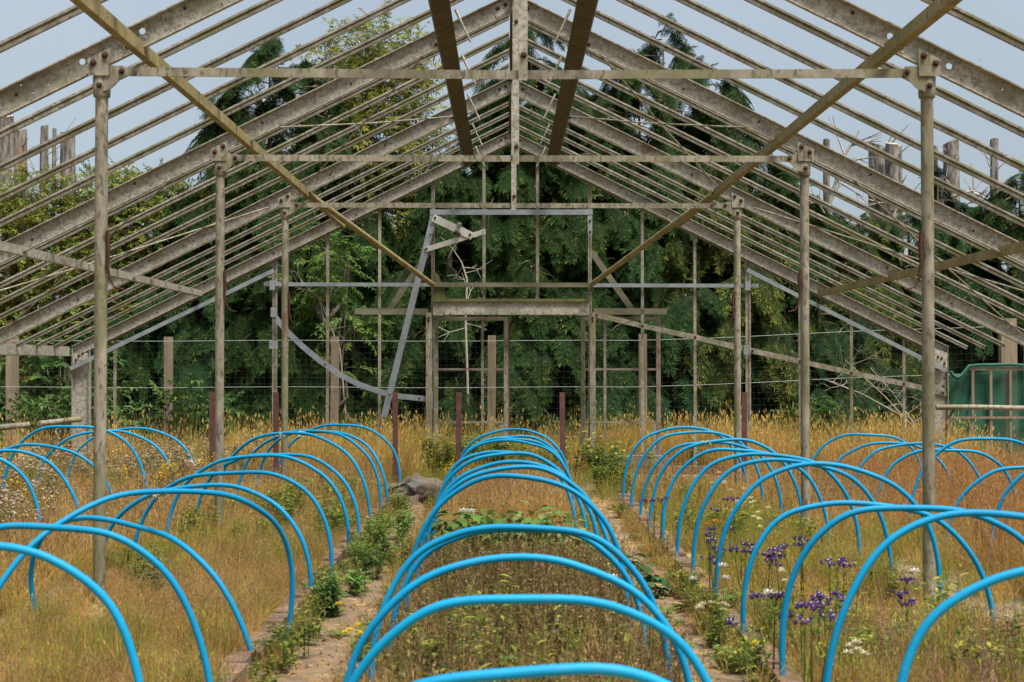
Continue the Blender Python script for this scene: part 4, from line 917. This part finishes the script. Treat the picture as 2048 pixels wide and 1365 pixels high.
# ------------------------------------------------------------------ single plants
def plant_obj(name, m, loc, label, cat, group=None, material='leaf'):
    v, f, c, _ = m.tup()
    o = mesh_obj(name, v + np.array(loc), f, material, cols=c, center=loc); tag(o, label, cat, group); return o
def bush(h, r, n, cols, ll=0.07, lw=0.016, stems=14, flowers=None):
    m = VM()
    for _ in range(stems):
        a = rng.uniform(0, 2*math.pi); l = rng.uniform(0.0, 0.9)*r/h; d = np.array([math.cos(a)*l, math.sin(a)*l, 1.0]); L = h*rng.uniform(0.65, 1.05)
        p = np.r_[rng.normal(0, r*0.22, 2), 0]
        m.blade(p, d, L, 0.006, (0.10, 0.13, 0.04), (0.13, 0.17, 0.05), 0.1, 3)
        dn = d/np.linalg.norm(d)
        for k in range(n//stems):
            t_ = rng.uniform(0.08, 1.0)**0.8; q = p + dn*L*t_ + np.array([0, 0, -0.1*L*t_*t_]); a2 = rng.uniform(0, 2*math.pi)
            m.leaf(q, (math.cos(a2), math.sin(a2), rng.uniform(-0.1, 0.9)), ll*rng.uniform(0.6, 1.25), lw*rng.uniform(0.8, 1.2), jc(cols[rng.randint(len(cols))], 0.25), UPV + rng.normal(0, 0.3, 3), 0.35)
        if flowers and rng.uniform() < 0.25: m.ball(p + dn*L*1.03 + np.array([0, 0, -0.1*L]), 0.013, jc(flowers, 0.15))
    return m
G1 = [(0.14, 0.23, 0.05), (0.10, 0.18, 0.04), (0.18, 0.26, 0.055)]
for px, py, h, r, lab, fl in (
    (765, 1135, 0.42, 0.22, 'tall feathery green weed bush on left path between hoops', (0.55, 0.42, 0.02)),
    (735, 1165, 0.26, 0.16, 'smaller feathery weed in front of the tall bush on left path', None),
    (662, 1240, 0.24, 0.13, 'dark green weed clump beside the brick edging on left path', None),
    (640, 1205, 0.14, 0.12, 'low green weed spilling over left brick edging', None),
    (712, 1190, 0.16, 0.10, 'small green weed in middle of left path', None),
    (800, 1085, 0.26, 0.13, 'green weed at left feet of the centre hoops', None),
    (690, 1075, 0.22, 0.14, 'green weed tuft at foot of left bed hoops, farther up the left path', (0.55, 0.42, 0.02)),
    (1425, 1270, 0.13, 0.15, 'low green weed patch in middle of right path', None),
    (1470, 1345, 0.12, 0.16, 'bright green creeping weed at bottom of right path', None),
    (1345, 1335, 0.14, 0.13, 'low weed at foot of the centre hoop near bottom of right path', None),
    (1248, 1040, 0.17, 0.10, 'green weed at first hoop foot, far end of right path', None),
    (1200, 985, 0.30, 0.10, 'leggy green weed at right of the doorway', None),
    (845, 950, 0.36, 0.20, 'dark green weed at foot of left door column', None),
    (905, 950, 0.34, 0.18, 'dark green weed inside the doorway at left', None),
    (1455, 1240, 0.18, 0.12, 'weed with cream flowers beside right brick edging', None)):
    g = gnd(px, py, 0.0); dark = lab.startswith('dark')
    m = bush(h, r, 1000 if 'tall feathery' in lab else 520 if h > 0.2 else 240, [(0.08, 0.135, 0.035), (0.11, 0.17, 0.04)] if dark else G1, 0.052, 0.009 if 'feathery' in lab else 0.013, 18, fl)
    plant_obj('weed_plant', m, (g.x, g.y, 0.0), lab, 'weed', 'green weeds beside the paths')
# broad-leaved plants
def broad(h, r, n, cols, L=0.14, w=0.07):
    m = VM()
    for _ in range(n):
        a = rng.uniform(0, 2*math.pi); rr = r*math.sqrt(rng.uniform())*0.8; q = np.array([rr*math.cos(a), rr*math.sin(a), h*rng.uniform(0.25, 1.0)*(1-0.35*rr/r)])
        m.blade((q[0]*0.3, q[1]*0.3, 0), q - np.array([q[0]*0.3, q[1]*0.3, 0]), np.linalg.norm(q - np.array([q[0]*0.3, q[1]*0.3, 0])), 0.006, (0.12, 0.16, 0.05), (0.12, 0.16, 0.05), 0.0, 2)
        a2 = a + rng.normal(0, 0.7)
        m.leaf(q, (math.cos(a2), math.sin(a2), rng.uniform(-0.2, 0.5)), L*rng.uniform(0.6, 1.15), w*rng.uniform(0.7, 1.15), jc(cols[rng.randint(len(cols))], 0.25), UPV + rng.normal(0, 0.25, 3), 0.45, 0.1)
    return m
GB = [(0.11, 0.18, 0.04), (0.15, 0.22, 0.055), (0.08, 0.14, 0.032)]
pos = ['farthest left', 'second from left', 'middle', 'second from right', 'farthest right']
for i, px in enumerate((915, 965, 1015, 1065, 1115)):
    plant_obj('potato_plant', broad(0.40, 0.20, 110, GB, 0.115, 0.055), (X(px, 8.6 + 0.3*(i % 2)), 8.6 + 0.3*(i % 2), 0.02), 'broad leaved green plant in centre bed, %s of five' % pos[i], 'plant', 'leafy plants in the centre bed')
for i, (px, py, lab) in enumerate(((590, 1010, 'left'), (645, 1005, 'middle'), (705, 1000, 'right'))):
    g = gnd(px, py, 0.0); plant_obj('dock_plant', broad(0.26, 0.22, 46, [(0.11, 0.17, 0.04), (0.15, 0.2, 0.045), (0.21, 0.19, 0.05)], 0.2, 0.08), (g.x, g.y, 0), 'coarse leafy dock behind the left bed hoops, %s of three' % lab, 'plant', 'docks behind the left bed')
for px, py, lab in ((1262, 1195, 'dark lobed squash plant at foot of centre hoops by right path'), (1215, 1150, 'smaller squash leaves under centre hoops beside right path'), (800, 1005, 'shrivelled leafy plant against the earth heap')):
    g = gnd(px, py, 0.0); plant_obj('squash_plant', broad(0.17, 0.20, 34, [(0.045, 0.085, 0.03), (0.07, 0.12, 0.045)], 0.13, 0.10), (g.x, g.y, 0), lab, 'plant')

# statice: angular green stems with flat purple heads
def statice(h, n):
    m = VM()
    for _ in range(n):
        d = rdir(0.22); d /= np.linalg.norm(d); p = np.r_[rng.normal(0, 0.02, 2), 0]; L = h*rng.uniform(0.75, 1.05)
        for k in range(3): m.blade(p, d, L, 0.009, (0.07, 0.12, 0.03), (0.10, 0.16, 0.04), 0.03, 2)
        tip = p + d*L + np.array([0, 0, -0.03*L])
        for _k in range(6):
            q = tip + np.array([rng.normal(0, 0.020), rng.normal(0, 0.020), rng.uniform(-0.008, 0.008)])
            m.blade(tip - d*0.06, q - (tip - d*0.06), np.linalg.norm(q - tip + d*0.06), 0.004, (0.10, 0.15, 0.04), (0.10, 0.15, 0.05), 0, 1)
            for _j in range(3): m.ball(q + rng.normal(0, 0.006, 3), 0.0065, jc((0.075, 0.04, 0.17), 0.4), 0.4)
            if rng.uniform() < 0.45: m.ball(q + np.array([0, 0, 0.007]), 0.004, (0.6, 0.56, 0.62))
    return m
st = [(1514, 1104), (1560, 1108), (1547, 1183), (1613, 1185), (1647, 1164), (1634, 1218), (1671, 1117), (1816, 1158), (1485, 1073), (1605, 1086), (1311, 1000), (1418, 1040), (1462, 996), (1440, 1090)]
st.sort(key=lambda q: -q[1])
for i, (px, py) in enumerate(st):
    Y = (1.25-0.37)*F/(py-732); x = X(px, Y)
    if i == [q[0] for q in st].index(1816): lab = 'purple statice clump standing alone by the nearest right post'
    else: lab = 'purple statice clump in right flower bed, %s to the camera' % ORD[i]
    plant_obj('statice_plant', statice(0.37 if py > 1050 else 0.36, 3), (x, Y, 0.02), lab, 'flower', 'purple statice in the right bed')
def flower(h, n, c, r, spread, leafc=GREEN):
    m = VM()
    for _ in range(n):
        p = np.r_[rng.normal(0, spread*0.3, 2), 0]; q = np.array([rng.normal(0, spread), rng.normal(0, spread), h*rng.uniform(0.8, 1.1)])
        m.blade(p, q-p, np.linalg.norm(q-p), 0.005, leafc, leafc, 0, 2)
        for k in range(12):
            a = k*math.pi/6; m.leaf(q, (math.cos(a), math.sin(a), 0.25 + 0.5*(k % 2)), r*1.4, r*0.7, jc(c, 0.1), UPV, -0.1)
        m.ball(q + np.array([0, 0, r*0.35]), r*0.55, jc(c, 0.1))
    for k in range(10):
        a = rng.uniform(0, 6.28); m.leaf((0, 0, 0.01), (math.cos(a), math.sin(a), 0.9), h*0.55, 0.02, jc(leafc, 0.2), UPV, 0.4)
    return m
CREAM = (0.58, 0.52, 0.34); WHITE = (0.58, 0.56, 0.50); YEL = (0.66, 0.47, 0.01)
for px, py, z, c, n, r, sp, lab in (
    (1421, 1208, 0.16, CREAM, 9, 0.016, 0.05, 'cream everlasting flower cluster overhanging right brick edging'), (1533, 1172, 0.30, WHITE, 1, 0.024, 0.02, 'round white seed head among purple statice'),
    (1712, 1292, 0.24, CREAM, 5, 0.018, 0.03, 'cream flower spike in dry grass at lower right'), (1565, 1150, 0.3, CREAM, 3, 0.014, 0.03, 'cream flowers beside hoop among the statice'),
    (1433, 957, 0.40, CREAM, 7, 0.018, 0.05, 'pale cream flowers at far end of right flower bed'), (1490, 990, 0.38, CREAM, 6, 0.016, 0.05, 'cream flower stems left of second right post'),
    (1472, 1000, 0.42, CREAM, 5, 0.015, 0.04, 'pale flower spike in middle of right bed'), (1510, 1030, 0.42, (0.6, 0.56, 0.3), 6, 0.014, 0.05, 'yellowish white flower spike near second right post'),
    (938, 1038, 0.38, WHITE, 2, 0.026, 0.02, 'white poppy-like flower over the centre bed'), (1438, 1140, 0.30, WHITE, 2, 0.020, 0.02, 'white flower beside a hoop leg at right brick edging'),
    (1511, 1286, 0.10, YEL, 1, 0.020, 0.01, 'yellow dandelion flower on right brick edging'), (1399, 1173, 0.12, YEL, 1, 0.017, 0.01, 'yellow dandelion beside the right path'), (681, 1200, 0.18, YEL, 1, 0.016, 0.01, 'single yellow flower above dark weed on left path'),
    (672, 1154, 0.2, YEL, 1, 0.014, 0.01, 'small yellow flower by left bed hoop foot'), (730, 1252, 0.2, YEL, 5, 0.013, 0.04, 'yellow flower cluster at left foot of centre hoop'), (1433, 1025, 0.34, (0.6, 0.2, 0.04), 1, 0.020, 0.01, 'orange flower in the right bed'),
    (1820, 1131, 0.28, WHITE, 1, 0.022, 0.01, 'white umbel flower left of nearest right post'), (1418, 1042, 0.30, (0.6, 0.2, 0.05), 1, 0.015, 0.01, 'small orange flower among purple statice'), (1382, 1142, 0.22, WHITE, 1, 0.020, 0.01, 'dandelion clock at hoop foot beside right path'),
    (1221, 1165, 0.25, WHITE, 1, 0.020, 0.01, 'dandelion clock at right legs of centre hoops')):
    Y = (1.25-z)*F/(py-732); plant_obj('flower_plant', flower(z, n, c, r, sp), (X(px, Y), Y, 0.0), lab, 'flower', 'small flowers')
# spindly sow-thistles in the left bed
for px, py, lab in ((285, 1195, 'spindly green thistle stem in left bed, left of a pair'), (318, 1215, 'spindly green thistle stem in left bed, right of a pair')):
    g = gnd(px, py, 0); plant_obj('thistle_plant', bush(0.36, 0.05, 90, [(0.10, 0.15, 0.05), (0.08, 0.13, 0.04)], 0.07, 0.013, 3), (g.x, g.y, 0), lab, 'weed')

# ------------------------------------------------------------------ trees
def limb_tree(name, loc, h, r, key, label, nl=85, per=20, sc=(0.40, 0.68), droop=0.62, prof=0.55, trunk_r=0.10, base=0.04, cat='tree', group=None, seed=1, lowr=0.75, ragged=0.36, backdens=0.3, leaders=((0, 0, 1.0),)):
    R_ = np.random.RandomState(seed)
    T = thing(name, loc, label, cat, group)
    loc = np.array(loc, float); lb = B(); P = []; RO = []; SC = []
    tb = tube_geo([Vector(loc + np.array([R_.normal(0, 0.03), R_.normal(0, 0.03), z_*h])) if z_ > 0 else Vector(loc + np.array([0, 0, -0.2])) for z_ in (0, 0.15, 0.35, 0.55, 0.75, 0.93)], [trunk_r*k_ for k_ in (1.25, 1, 0.8, 0.55, 0.32, 0.1)], 8)
    mesh_obj('trunk', tb[0], tb[1], 'bark', T, smooth=True)
    trunk0 = loc.copy(); h0 = h
    for i in range(nl):
        u = base + (1-base)*((i+0.5)/nl)**0.9; lx, ly, lh = leaders[i % len(leaders)]
        k_ = min(1.0, u*1.8) if len(leaders) > 1 else 0.0
        loc = trunk0 + np.array([lx*k_, ly*k_, 0.0]); h = h0*(lh if u > 0.35 else 1.0); az = i*2.39996 + R_.uniform(-0.5, 0.5)
        rr = r*((1-u)**prof)*R_.uniform(1-ragged*1.6, 1+ragged) * (lowr + (1-lowr)*min(1, u/0.25)) + 0.10
        back = math.sin(az) > 0.25
        d = np.array([math.cos(az), math.sin(az), 0.0]); z0 = u*h
        c = lambda t_: loc + d*rr*t_ + np.array([0, 0, z0 + rr*(0.28*t_ - droop*t_*t_)])
        lb.add(tube_geo([Vector(c(t_)) for t_ in (0, 0.35, 0.7, 0.95)], [0.022*(1-u)+0.008, 0.014, 0.008, 0.004], 4, False))
        n = int(per*(0.45 + rr/r)*(backdens if back else 1.0)) + 3
        for k in range(n):
            t_ = R_.uniform(0.40, 1.0)**0.55
            q = c(t_) + R_.normal(0, 0.05, 3)
            if q[2] < 0.15: q[2] = 0.15 + R_.uniform(0, 0.2)
            yaw = az + R_.normal(0, 0.50)*(1.3-t_*0.6); pit = R_.uniform(0.0, 0.5) + droop*0.9*t_
            P.append(q); RO.append((R_.normal(0, 0.28), pit, yaw)); SC.append(R_.uniform(*sc)*(0.65 + 0.35*min(1, (1-u)*3)))
    for lx, ly, lh in leaders[1:]:
        lb.add(tube_geo([Vector(trunk0 + np.array([0, 0, h0*0.2])), Vector(trunk0 + np.array([lx*0.8, ly*0.8, h0*lh*0.55])), Vector(trunk0 + np.array([lx, ly, h0*lh*0.95]))], [0.05, 0.035, 0.01], 6, False))
    loc = trunk0; h = h0
    # leader tips
    for k in range(6*len(leaders)):
        lx, ly, lh = leaders[k % len(leaders)]
        P.append(loc + np.array([lx, ly, h*lh*(0.92+0.014*(k//len(leaders)))]))
        RO.append((0, R_.uniform(-1.0, 0.4), R_.uniform(0, 6.28))); SC.append(R_.uniform(0.2, 0.4))
    stuff(lb.obj('limbs', 'bark', T))
    stuff(scatter('crown', key, P, RO, SC, T, tuple(loc + np.array([0, 0, h/2]))))
    return T
def zt(py, Y): return Z(py, Y)
CON = [  # px, Y, top py, radius, source, label
  (535, 22.0, 72, 1.55, 'cypress', 'tall dark cypress rising left of the ridge', 95, 24),
  (1060, 21.9, 22, 1.75, 'cypress', 'drooping cypress behind the ridge, its tip between the ridge purlins', 95, 24),
  (1325, 22.3, 30, 1.95, 'cypress', 'tallest bushy cypress right of the ridge', 110, 26),
  (1180, 21.2, 300, 1.5, 'cypress', 'low dark cypress behind the right half of the doorway', 70, 22),
  (900, 21.3, 330, 1.5, 'cypress', 'low dark cypress behind the left half of the doorway', 70, 22),
  (720, 21.6, 400, 1.5, 'cypress', 'low cypress behind the knee brace left of the doorway', 60, 22),
  (1440, 21.3, 330, 1.6, 'cypress_yellow', 'yellowish cypress behind the third right post', 75, 22),
  (1590, 21.9, 330, 1.6, 'cypress', 'cypress behind the second right post', 70, 22),
  (390, 21.3, 500, 1.6, 'cypress_blue', 'bluish low cypress behind the second left post', 65, 22),
  (560, 20.9, 470, 1.3, 'cypress', 'low cypress behind the third left post', 60, 20),
  (1720, 21.8, 430, 1.5, 'cypress_yellow', 'low yellow green cypress below the cut trunks', 60, 20),
  (1880, 22.6, 330, 1.5, 'cypress_blue', 'bluish cypress behind the nearest right post', 65, 20),
  (2040, 22.2, 340, 1.6, 'cypress', 'cypress at the right edge of the view', 65, 20),
  (1640, 20.6, 560, 1.2, 'cypress_blue', 'small cypress right of the gable door', 50, 18),
  (1060, 20.4, 520, 1.15, 'cypress', 'small drooping cypress framed by the doorway', 55, 22),
  (1300, 20.6, 470, 1.2, 'cypress_blue', 'small cypress behind the right door leaf', 55, 20),
  (250, 21.6, 560, 1.4, 'cypress', 'low cypress behind the nearest left post', 55, 20),
  (2190, 22.5, 380, 1.6, 'cypress', 'cypress just outside the right edge', 50, 16),
  (-230, 21.8, 520, 1.8, 'cypress', 'cypress just outside the left edge', 50, 16),
  (-480, 21.4, 480, 1.8, 'cypress_blue', 'bluish cypress well outside the left edge', 50, 16),
]
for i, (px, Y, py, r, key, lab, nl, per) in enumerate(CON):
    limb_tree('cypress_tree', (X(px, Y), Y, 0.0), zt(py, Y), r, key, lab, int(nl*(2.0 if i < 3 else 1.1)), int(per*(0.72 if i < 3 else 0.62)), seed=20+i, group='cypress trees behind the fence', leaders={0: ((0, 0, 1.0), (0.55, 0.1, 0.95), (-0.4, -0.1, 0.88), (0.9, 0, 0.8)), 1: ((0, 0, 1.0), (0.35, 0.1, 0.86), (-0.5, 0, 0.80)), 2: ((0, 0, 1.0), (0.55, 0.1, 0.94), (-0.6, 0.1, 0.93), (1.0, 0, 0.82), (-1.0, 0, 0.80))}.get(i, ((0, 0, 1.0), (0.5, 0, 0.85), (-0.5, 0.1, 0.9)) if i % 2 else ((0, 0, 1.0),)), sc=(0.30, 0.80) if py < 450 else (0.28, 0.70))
# darker second row
for i, (px, py) in enumerate(((120, 600), (330, 520), (480, 200), (640, 290), (800, 330), (960, 260), (1130, 140), (1280, 120), (1430, 200), (1580, 360), (1740, 460), (1900, 420), (2080, 410))):
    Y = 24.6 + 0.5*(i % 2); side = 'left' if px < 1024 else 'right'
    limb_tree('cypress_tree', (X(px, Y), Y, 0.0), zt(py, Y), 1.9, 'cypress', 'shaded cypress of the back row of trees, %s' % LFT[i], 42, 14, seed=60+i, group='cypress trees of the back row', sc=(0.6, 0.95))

def leafy_tree(name, loc, clumps, key, label, n, sc, seed, trunk_r=0.09, cat='tree', group=None, stems=1):
    """clumps: (dx, dy, z, rx, rz) ellipsoids in metres about the base"""
    R_ = np.random.RandomState(seed); T = thing(name, loc, label, cat, group); loc = np.array(loc, float)
    P = []; RO = []; SC = []; lb = B(); vol = np.array([c[3]**2*c[4] for c in clumps])**0.7; vol = vol/vol.sum()
    tb = B(); ztop_ = max(c[2] for c in clumps)
    for k in range(stems):
        a = R_.uniform(0, 6.28); e = loc + np.array([0.3*math.cos(a)*(stems > 1), 0.3*math.sin(a)*(stems > 1), ztop_])
        tb.add(tube_geo([Vector(loc + np.array([0.06*math.cos(a)*(stems > 1), 0.06*math.sin(a)*(stems > 1), -0.2])), Vector(loc*0.6 + e*0.4 + np.array([R_.normal(0, 0.06), R_.normal(0, 0.06), 0])), Vector(e)], [trunk_r, trunk_r*0.65, trunk_r*0.2], 7))
    tb.obj('trunk', 'bark', T, smooth=True)
    for ci, (dx, dy, z, rx, rz) in enumerate(clumps):
        cc = loc + np.array([dx, dy, z])
        s0 = loc + np.array([0, 0, max(0.1, z - abs(dx)*0.8 - 0.5)])
        lb.add(tube_geo([Vector(s0), Vector((s0+cc)/2 + R_.normal(0, 0.08, 3)), Vector(cc)], [0.035, 0.02, 0.008], 5, False))
        for k in range(max(8, int(n*vol[ci]))):
            d = R_.normal(size=3); d /= np.linalg.norm(d); f_ = R_.uniform(0.15, 1.0)**0.55
            q = cc + d*np.array([rx, rx, rz])*f_
            if q[2] < 0.1: continue
            P.append(q); RO.append((R_.normal(0, 0.6), -math.asin(np.clip(d[2]*0.6 + R_.normal(0, 0.25), -1, 1)) + 0.2, math.atan2(d[1], d[0]) + R_.normal(0, 0.6))); SC.append(R_.uniform(*sc))
            if R_.uniform() < 0.06: lb.add(tube_geo([Vector(cc), Vector(q)], [0.008, 0.003], 4, False))
    stuff(lb.obj('limbs', 'bark', T)); stuff(scatter('crown', key, P, RO, SC, T, tuple(loc + np.array([0, 0, ztop_/2]))))
    return T
def px_clumps(base_px, Y, lst):
    bx = X(base_px, Y); return [(X(px, Y) - bx, dy, Z(py, Y), rx*Y/F, rz*Y/F) for px, py, rx, rz, dy in lst]
B1Y = 23.2
leafy_tree('willow_tree', (X(735, B1Y), B1Y, 0), px_clumps(735, B1Y, [(650, 130, 42, 40, 0), (700, 95, 40, 42, .2), (765, 80, 50, 45, 0), (820, 115, 36, 45, -.2), (690, 190, 70, 55, 0), (770, 180, 75, 60, .2), (650, 260, 60, 60, 0), (740, 280, 80, 70, -.3), (810, 255, 50, 60, .1), (700, 360, 80, 60, 0), (790, 350, 70, 60, .2), (640, 340, 50, 60, -.2), (745, 440, 100, 70, 0), (850, 300, 30, 40, 0)]),
           'leaf_yellow', 'yellowing broadleaf tree between the left cypress and the ridge', 2600, (0.24, 0.42), 101, 0.10)
HY = 21.6
leafy_tree('hedge_tree', (X(60, HY), HY, 0), px_clumps(60, HY, [(-20, 420, 70, 50, 0), (60, 390, 60, 50, 0), (120, 430, 60, 50, .3), (30, 480, 80, 60, -.2), (110, 520, 80, 60, 0), (-30, 560, 80, 70, 0), (60, 620, 90, 70, .1), (150, 600, 60, 60, -.2), (20, 700, 90, 70, 0), (120, 720, 80, 70, -.1)]), 'leaf_hedge', 'pale leafy hedge tree at the left edge', 2900, (0.20, 0.38), 102, 0.08, stems=3)
leafy_tree('hedge_tree', (X(260, HY+.2), HY+.2, 0), px_clumps(260, HY+.2, [(200, 390, 50, 40, 0), (255, 370, 50, 38, 0), (310, 390, 50, 40, 0), (360, 420, 45, 45, .2), (230, 450, 70, 50, -.2), (310, 470, 70, 55, 0), (200, 530, 70, 60, 0), (290, 560, 80, 60, .1), (380, 500, 50, 60, 0), (230, 640, 80, 70, -.2), (320, 660, 70, 60, 0)]), 'leaf_hedge', 'pale leafy hedge tree beside the nearest left post', 2900, (0.20, 0.38), 103, 0.08, stems=3)
leafy_tree('elder_shrub', (X(120, 19.6), 19.6, 0), px_clumps(120, 19.6, [(60, 740, 60, 50, 0), (130, 720, 60, 60, 0), (110, 800, 90, 45, 0), (200, 790, 50, 45, .2), (30, 810, 50, 40, 0)]), 'leaf_dark', 'dark leafy shrub behind the left eave stanchion', 220, (0.24, 0.40), 104, 0.03, 'shrub', stems=4)
leafy_tree('elder_shrub', (X(660, 20.0), 20.0, 0), px_clumps(660, 20.0, [(650, 500, 55, 45, 0), (690, 540, 40, 40, 0), (620, 560, 45, 45, 0), (700, 650, 45, 40, 0), (660, 620, 40, 50, .1), (690, 735, 40, 30, 0)]), 'leaf_green', 'thin leafy elder left of the doorway', 150, (0.22, 0.38), 105, 0.025, 'shrub', stems=3)
leafy_tree('bramble_bush', (X(1640, 17.6), 17.6, 0), px_clumps(1640, 17.6, [(1600, 850, 50, 35, 0), (1660, 830, 45, 40, 0), (1625, 800, 30, 35, 0)]), 'leaf_dark', 'bramble bush behind the second right post', 130, (0.12, 0.22), 106, 0.012, 'shrub', stems=6)
leafy_tree('bramble_bush', (X(360, 17.8), 17.8, 0), px_clumps(360, 17.8, [(380, 800, 40, 40, 0), (330, 830, 40, 35, 0), (440, 830, 40, 35, 0)]), 'leaf_dark', 'bramble bush between the first and second left posts', 110, (0.13, 0.24), 107, 0.012, 'shrub', stems=6)
leafy_tree('bramble_bush', (X(110, 17.2), 17.2, 0), px_clumps(110, 17.2, [(40, 830, 45, 30, 0), (100, 820, 45, 35, 0), (190, 830, 40, 30, 0)]), 'leaf_dark', 'low bramble around the left eave stanchion', 130, (0.12, 0.22), 108, 0.012, 'shrub', stems=6)

# cut-off trunks standing above the trees
def stub(px, top, w, Y, label, lean=0.0, knots=7, seed=0):
    R_ = np.random.RandomState(seed); x = X(px, Y); zt_ = Z(top, Y); r0 = w*Y/F/2
    T = thing('cut_trunk', (x, Y, 0.0), label, 'tree trunk', 'cut off tree trunks')
    n = 12; v = []; f = []; H = [-0.2, zt_*0.3, zt_*0.6, zt_*0.8, zt_*0.93, zt_]
    for i, z_ in enumerate(H):
        for k in range(n):
            a = 2*math.pi*k/n; rr = r0*(1.25 - 0.25*i/5)*(1 + 0.09*math.sin(3*a + seed) + 0.05*R_.normal())
            v.append((x + lean*z_/zt_ + rr*math.cos(a), Y + rr*math.sin(a), z_ + (0.05*math.sin(a+seed)*r0*6 if i == 5 else 0)))
    for i in range(5):
        for k in range(n): f.append([i*n+k, i*n+(k+1) % n, (i+1)*n+(k+1) % n, (i+1)*n+k])
    mesh_obj('trunk', v, f, 'bark_grey', T, smooth=True)
    top_ = v[5*n:]; mesh_obj('cut_face', top_ + [(x+lean, Y, zt_+0.01)], [[k, (k+1) % n, n] for k in range(n)], 'cut_wood', T)
    for k in range(knots):
        z_ = zt_*R_.uniform(0.62, 0.97); a = R_.uniform(-2.6, -0.4); s0 = Vector((x + lean*z_/zt_, Y, z_)); d = Vector((math.cos(a)*R_.choice([-1, 1]), -0.4, R_.uniform(0.1, 0.8)))
        L = R_.uniform(0.15, 0.75)
        tube('dead_branch', [s0, s0 + d*L*0.5, s0 + d*L + Vector((0, 0, R_.uniform(-0.05, 0.12)))], [min(0.03, r0*0.2), min(0.02, r0*0.12), 0.005], 'twig_dead', T, 5)
for i, a in enumerate(((14, 233, 30, 25, 'thick cut trunk at the left edge'), (38, 262, 24, 25.4, 'darker cut trunk touching the leftmost one'), (88, 254, 15, 25, 'thin pale cut trunk left of the nearest left post'), (101, 259, 8, 25.2, 'thinnest pole-like cut trunk at left'), (138, 271, 28, 24.6, 'pale stout cut trunk beside the nearest left post'),
                       (1757, 291, 30, 25.4, 'leftmost of three cut trunks standing together'), (1781, 287, 26, 25, 'middle of three cut trunks standing together'), (1800, 292, 22, 25.5, 'rightmost of three cut trunks standing together'), (1905, 284, 30, 25, 'single straight cut trunk right of the nearest right post'), (1986, 279, 16, 24.8, 'slim reddish cut trunk farthest right'), (1651, 280, 12, 26, 'thin cut trunk behind the second right post'), (1880, 292, 8, 25.3, 'thin splintered cut trunk beside the nearest right post'))):
    stub(*a, seed=i, lean=random.uniform(-0.06, 0.06))
# bare dead branches
def dead(name, pts, r, label, kids=10, seed=0, spread=0.5):
    R_ = np.random.RandomState(seed); P = [Vector(p) for p in pts]; b = B(); b.add(tube_geo(P, [r*(1-0.7*i/(len(P)-1)) for i in range(len(P))], 6))
    for k in range(kids):
        i = R_.randint(1, len(P)); s0 = P[i].lerp(P[i-1], R_.uniform()); d = Vector((R_.normal(0, 1), R_.normal(0, 0.4), R_.normal(0.25, 0.6))).normalized(); L = spread*R_.uniform(0.3, 1.0)
        e1 = s0 + d*L*0.55; e2 = s0 + d*L + Vector((R_.normal(0, 0.08), 0, R_.normal(0, 0.08))); b.add(tube_geo([s0, e1, e2], [r*0.4, r*0.25, r*0.12], 4))
        for j in range(2):
            d2 = (d + Vector((R_.normal(0, 0.7), 0, R_.normal(0, 0.7)))).normalized(); b.add(tube_geo([e1, e1 + d2*L*0.4], [r*0.22, r*0.1], 3))
    o = b.obj(name, 'twig_dead', smooth=True); tag(o, label, 'branch', 'bare dead branches'); return o
dead('dead_branch_tree', [(X(1655, 24), 24, -0.2), at(1655, 520, 24), at(1660, 400, 24), at(1690, 310, 24), at(1718, 262, 24)], 0.05, 'bare twiggy dead tree behind the second right post', 26, 1, 0.75)
dead('dead_branch_tree', [(X(1900, 23), 23.0, -0.2), at(1890, 560, 23), at(1885, 400, 23), at(1940, 382, 23), at(1975, 400, 23), at(1990, 450, 23)], 0.045, 'pale crooked dead bough beside the single cut trunk', 12, 2, 0.6)
dead('dead_branch_tree', [(X(1760, 22.5), 22.5, -0.2), at(1775, 560, 22.5), at(1772, 470, 22.5), at(1800, 400, 22.5)], 0.045, 'pale bare dead stem below the three cut trunks', 16, 3, 0.7)
dead('dead_branch_tree', [(X(10, 24), 24.0, -0.2), at(0, 480, 24), at(12, 380, 24), at(35, 345, 24)], 0.04, 'whitish bare dead stem at the left edge', 10, 4, 0.5)
dead('dead_branch_tree', [(X(938, 19.9), 19.9, -0.1), at(935, 760, 19.9), at(931, 640, 19.9), at(934, 560, 19.9), at(925, 530, 19.9), at(922, 522, 19.9)], 0.022, 'pale forked dead twig in the dark behind the doorway', 9, 5, 0.45)
dead('dead_branch_tree', [(X(700, 20), 20, -0.1), at(680, 700, 20), at(640, 600, 20), at(600, 560, 20)], 0.016, 'tangle of thin bare twigs left of the doorway', 20, 6, 0.7)
for i, (a, b_) in enumerate((((1690, 720), (1850, 880)), ((1740, 735), (1830, 850)), ((1650, 760), (1800, 830)))):
    p0 = Vector(at(b_[0], b_[1], 18.0)); p1 = Vector(at(a[0], a[1], 18.0))
    dead('dead_branch_tree', [Vector((p0.x+0.1, 18.0, -0.1)), p0, p0.lerp(p1, 0.5) + Vector((0, 0, 0.04)), p1], 0.012, 'thin reddish arching cane behind the sloping bar, %s' % ('highest', 'middle', 'lowest')[i] + ' of three', 12, 10+i, 0.45)
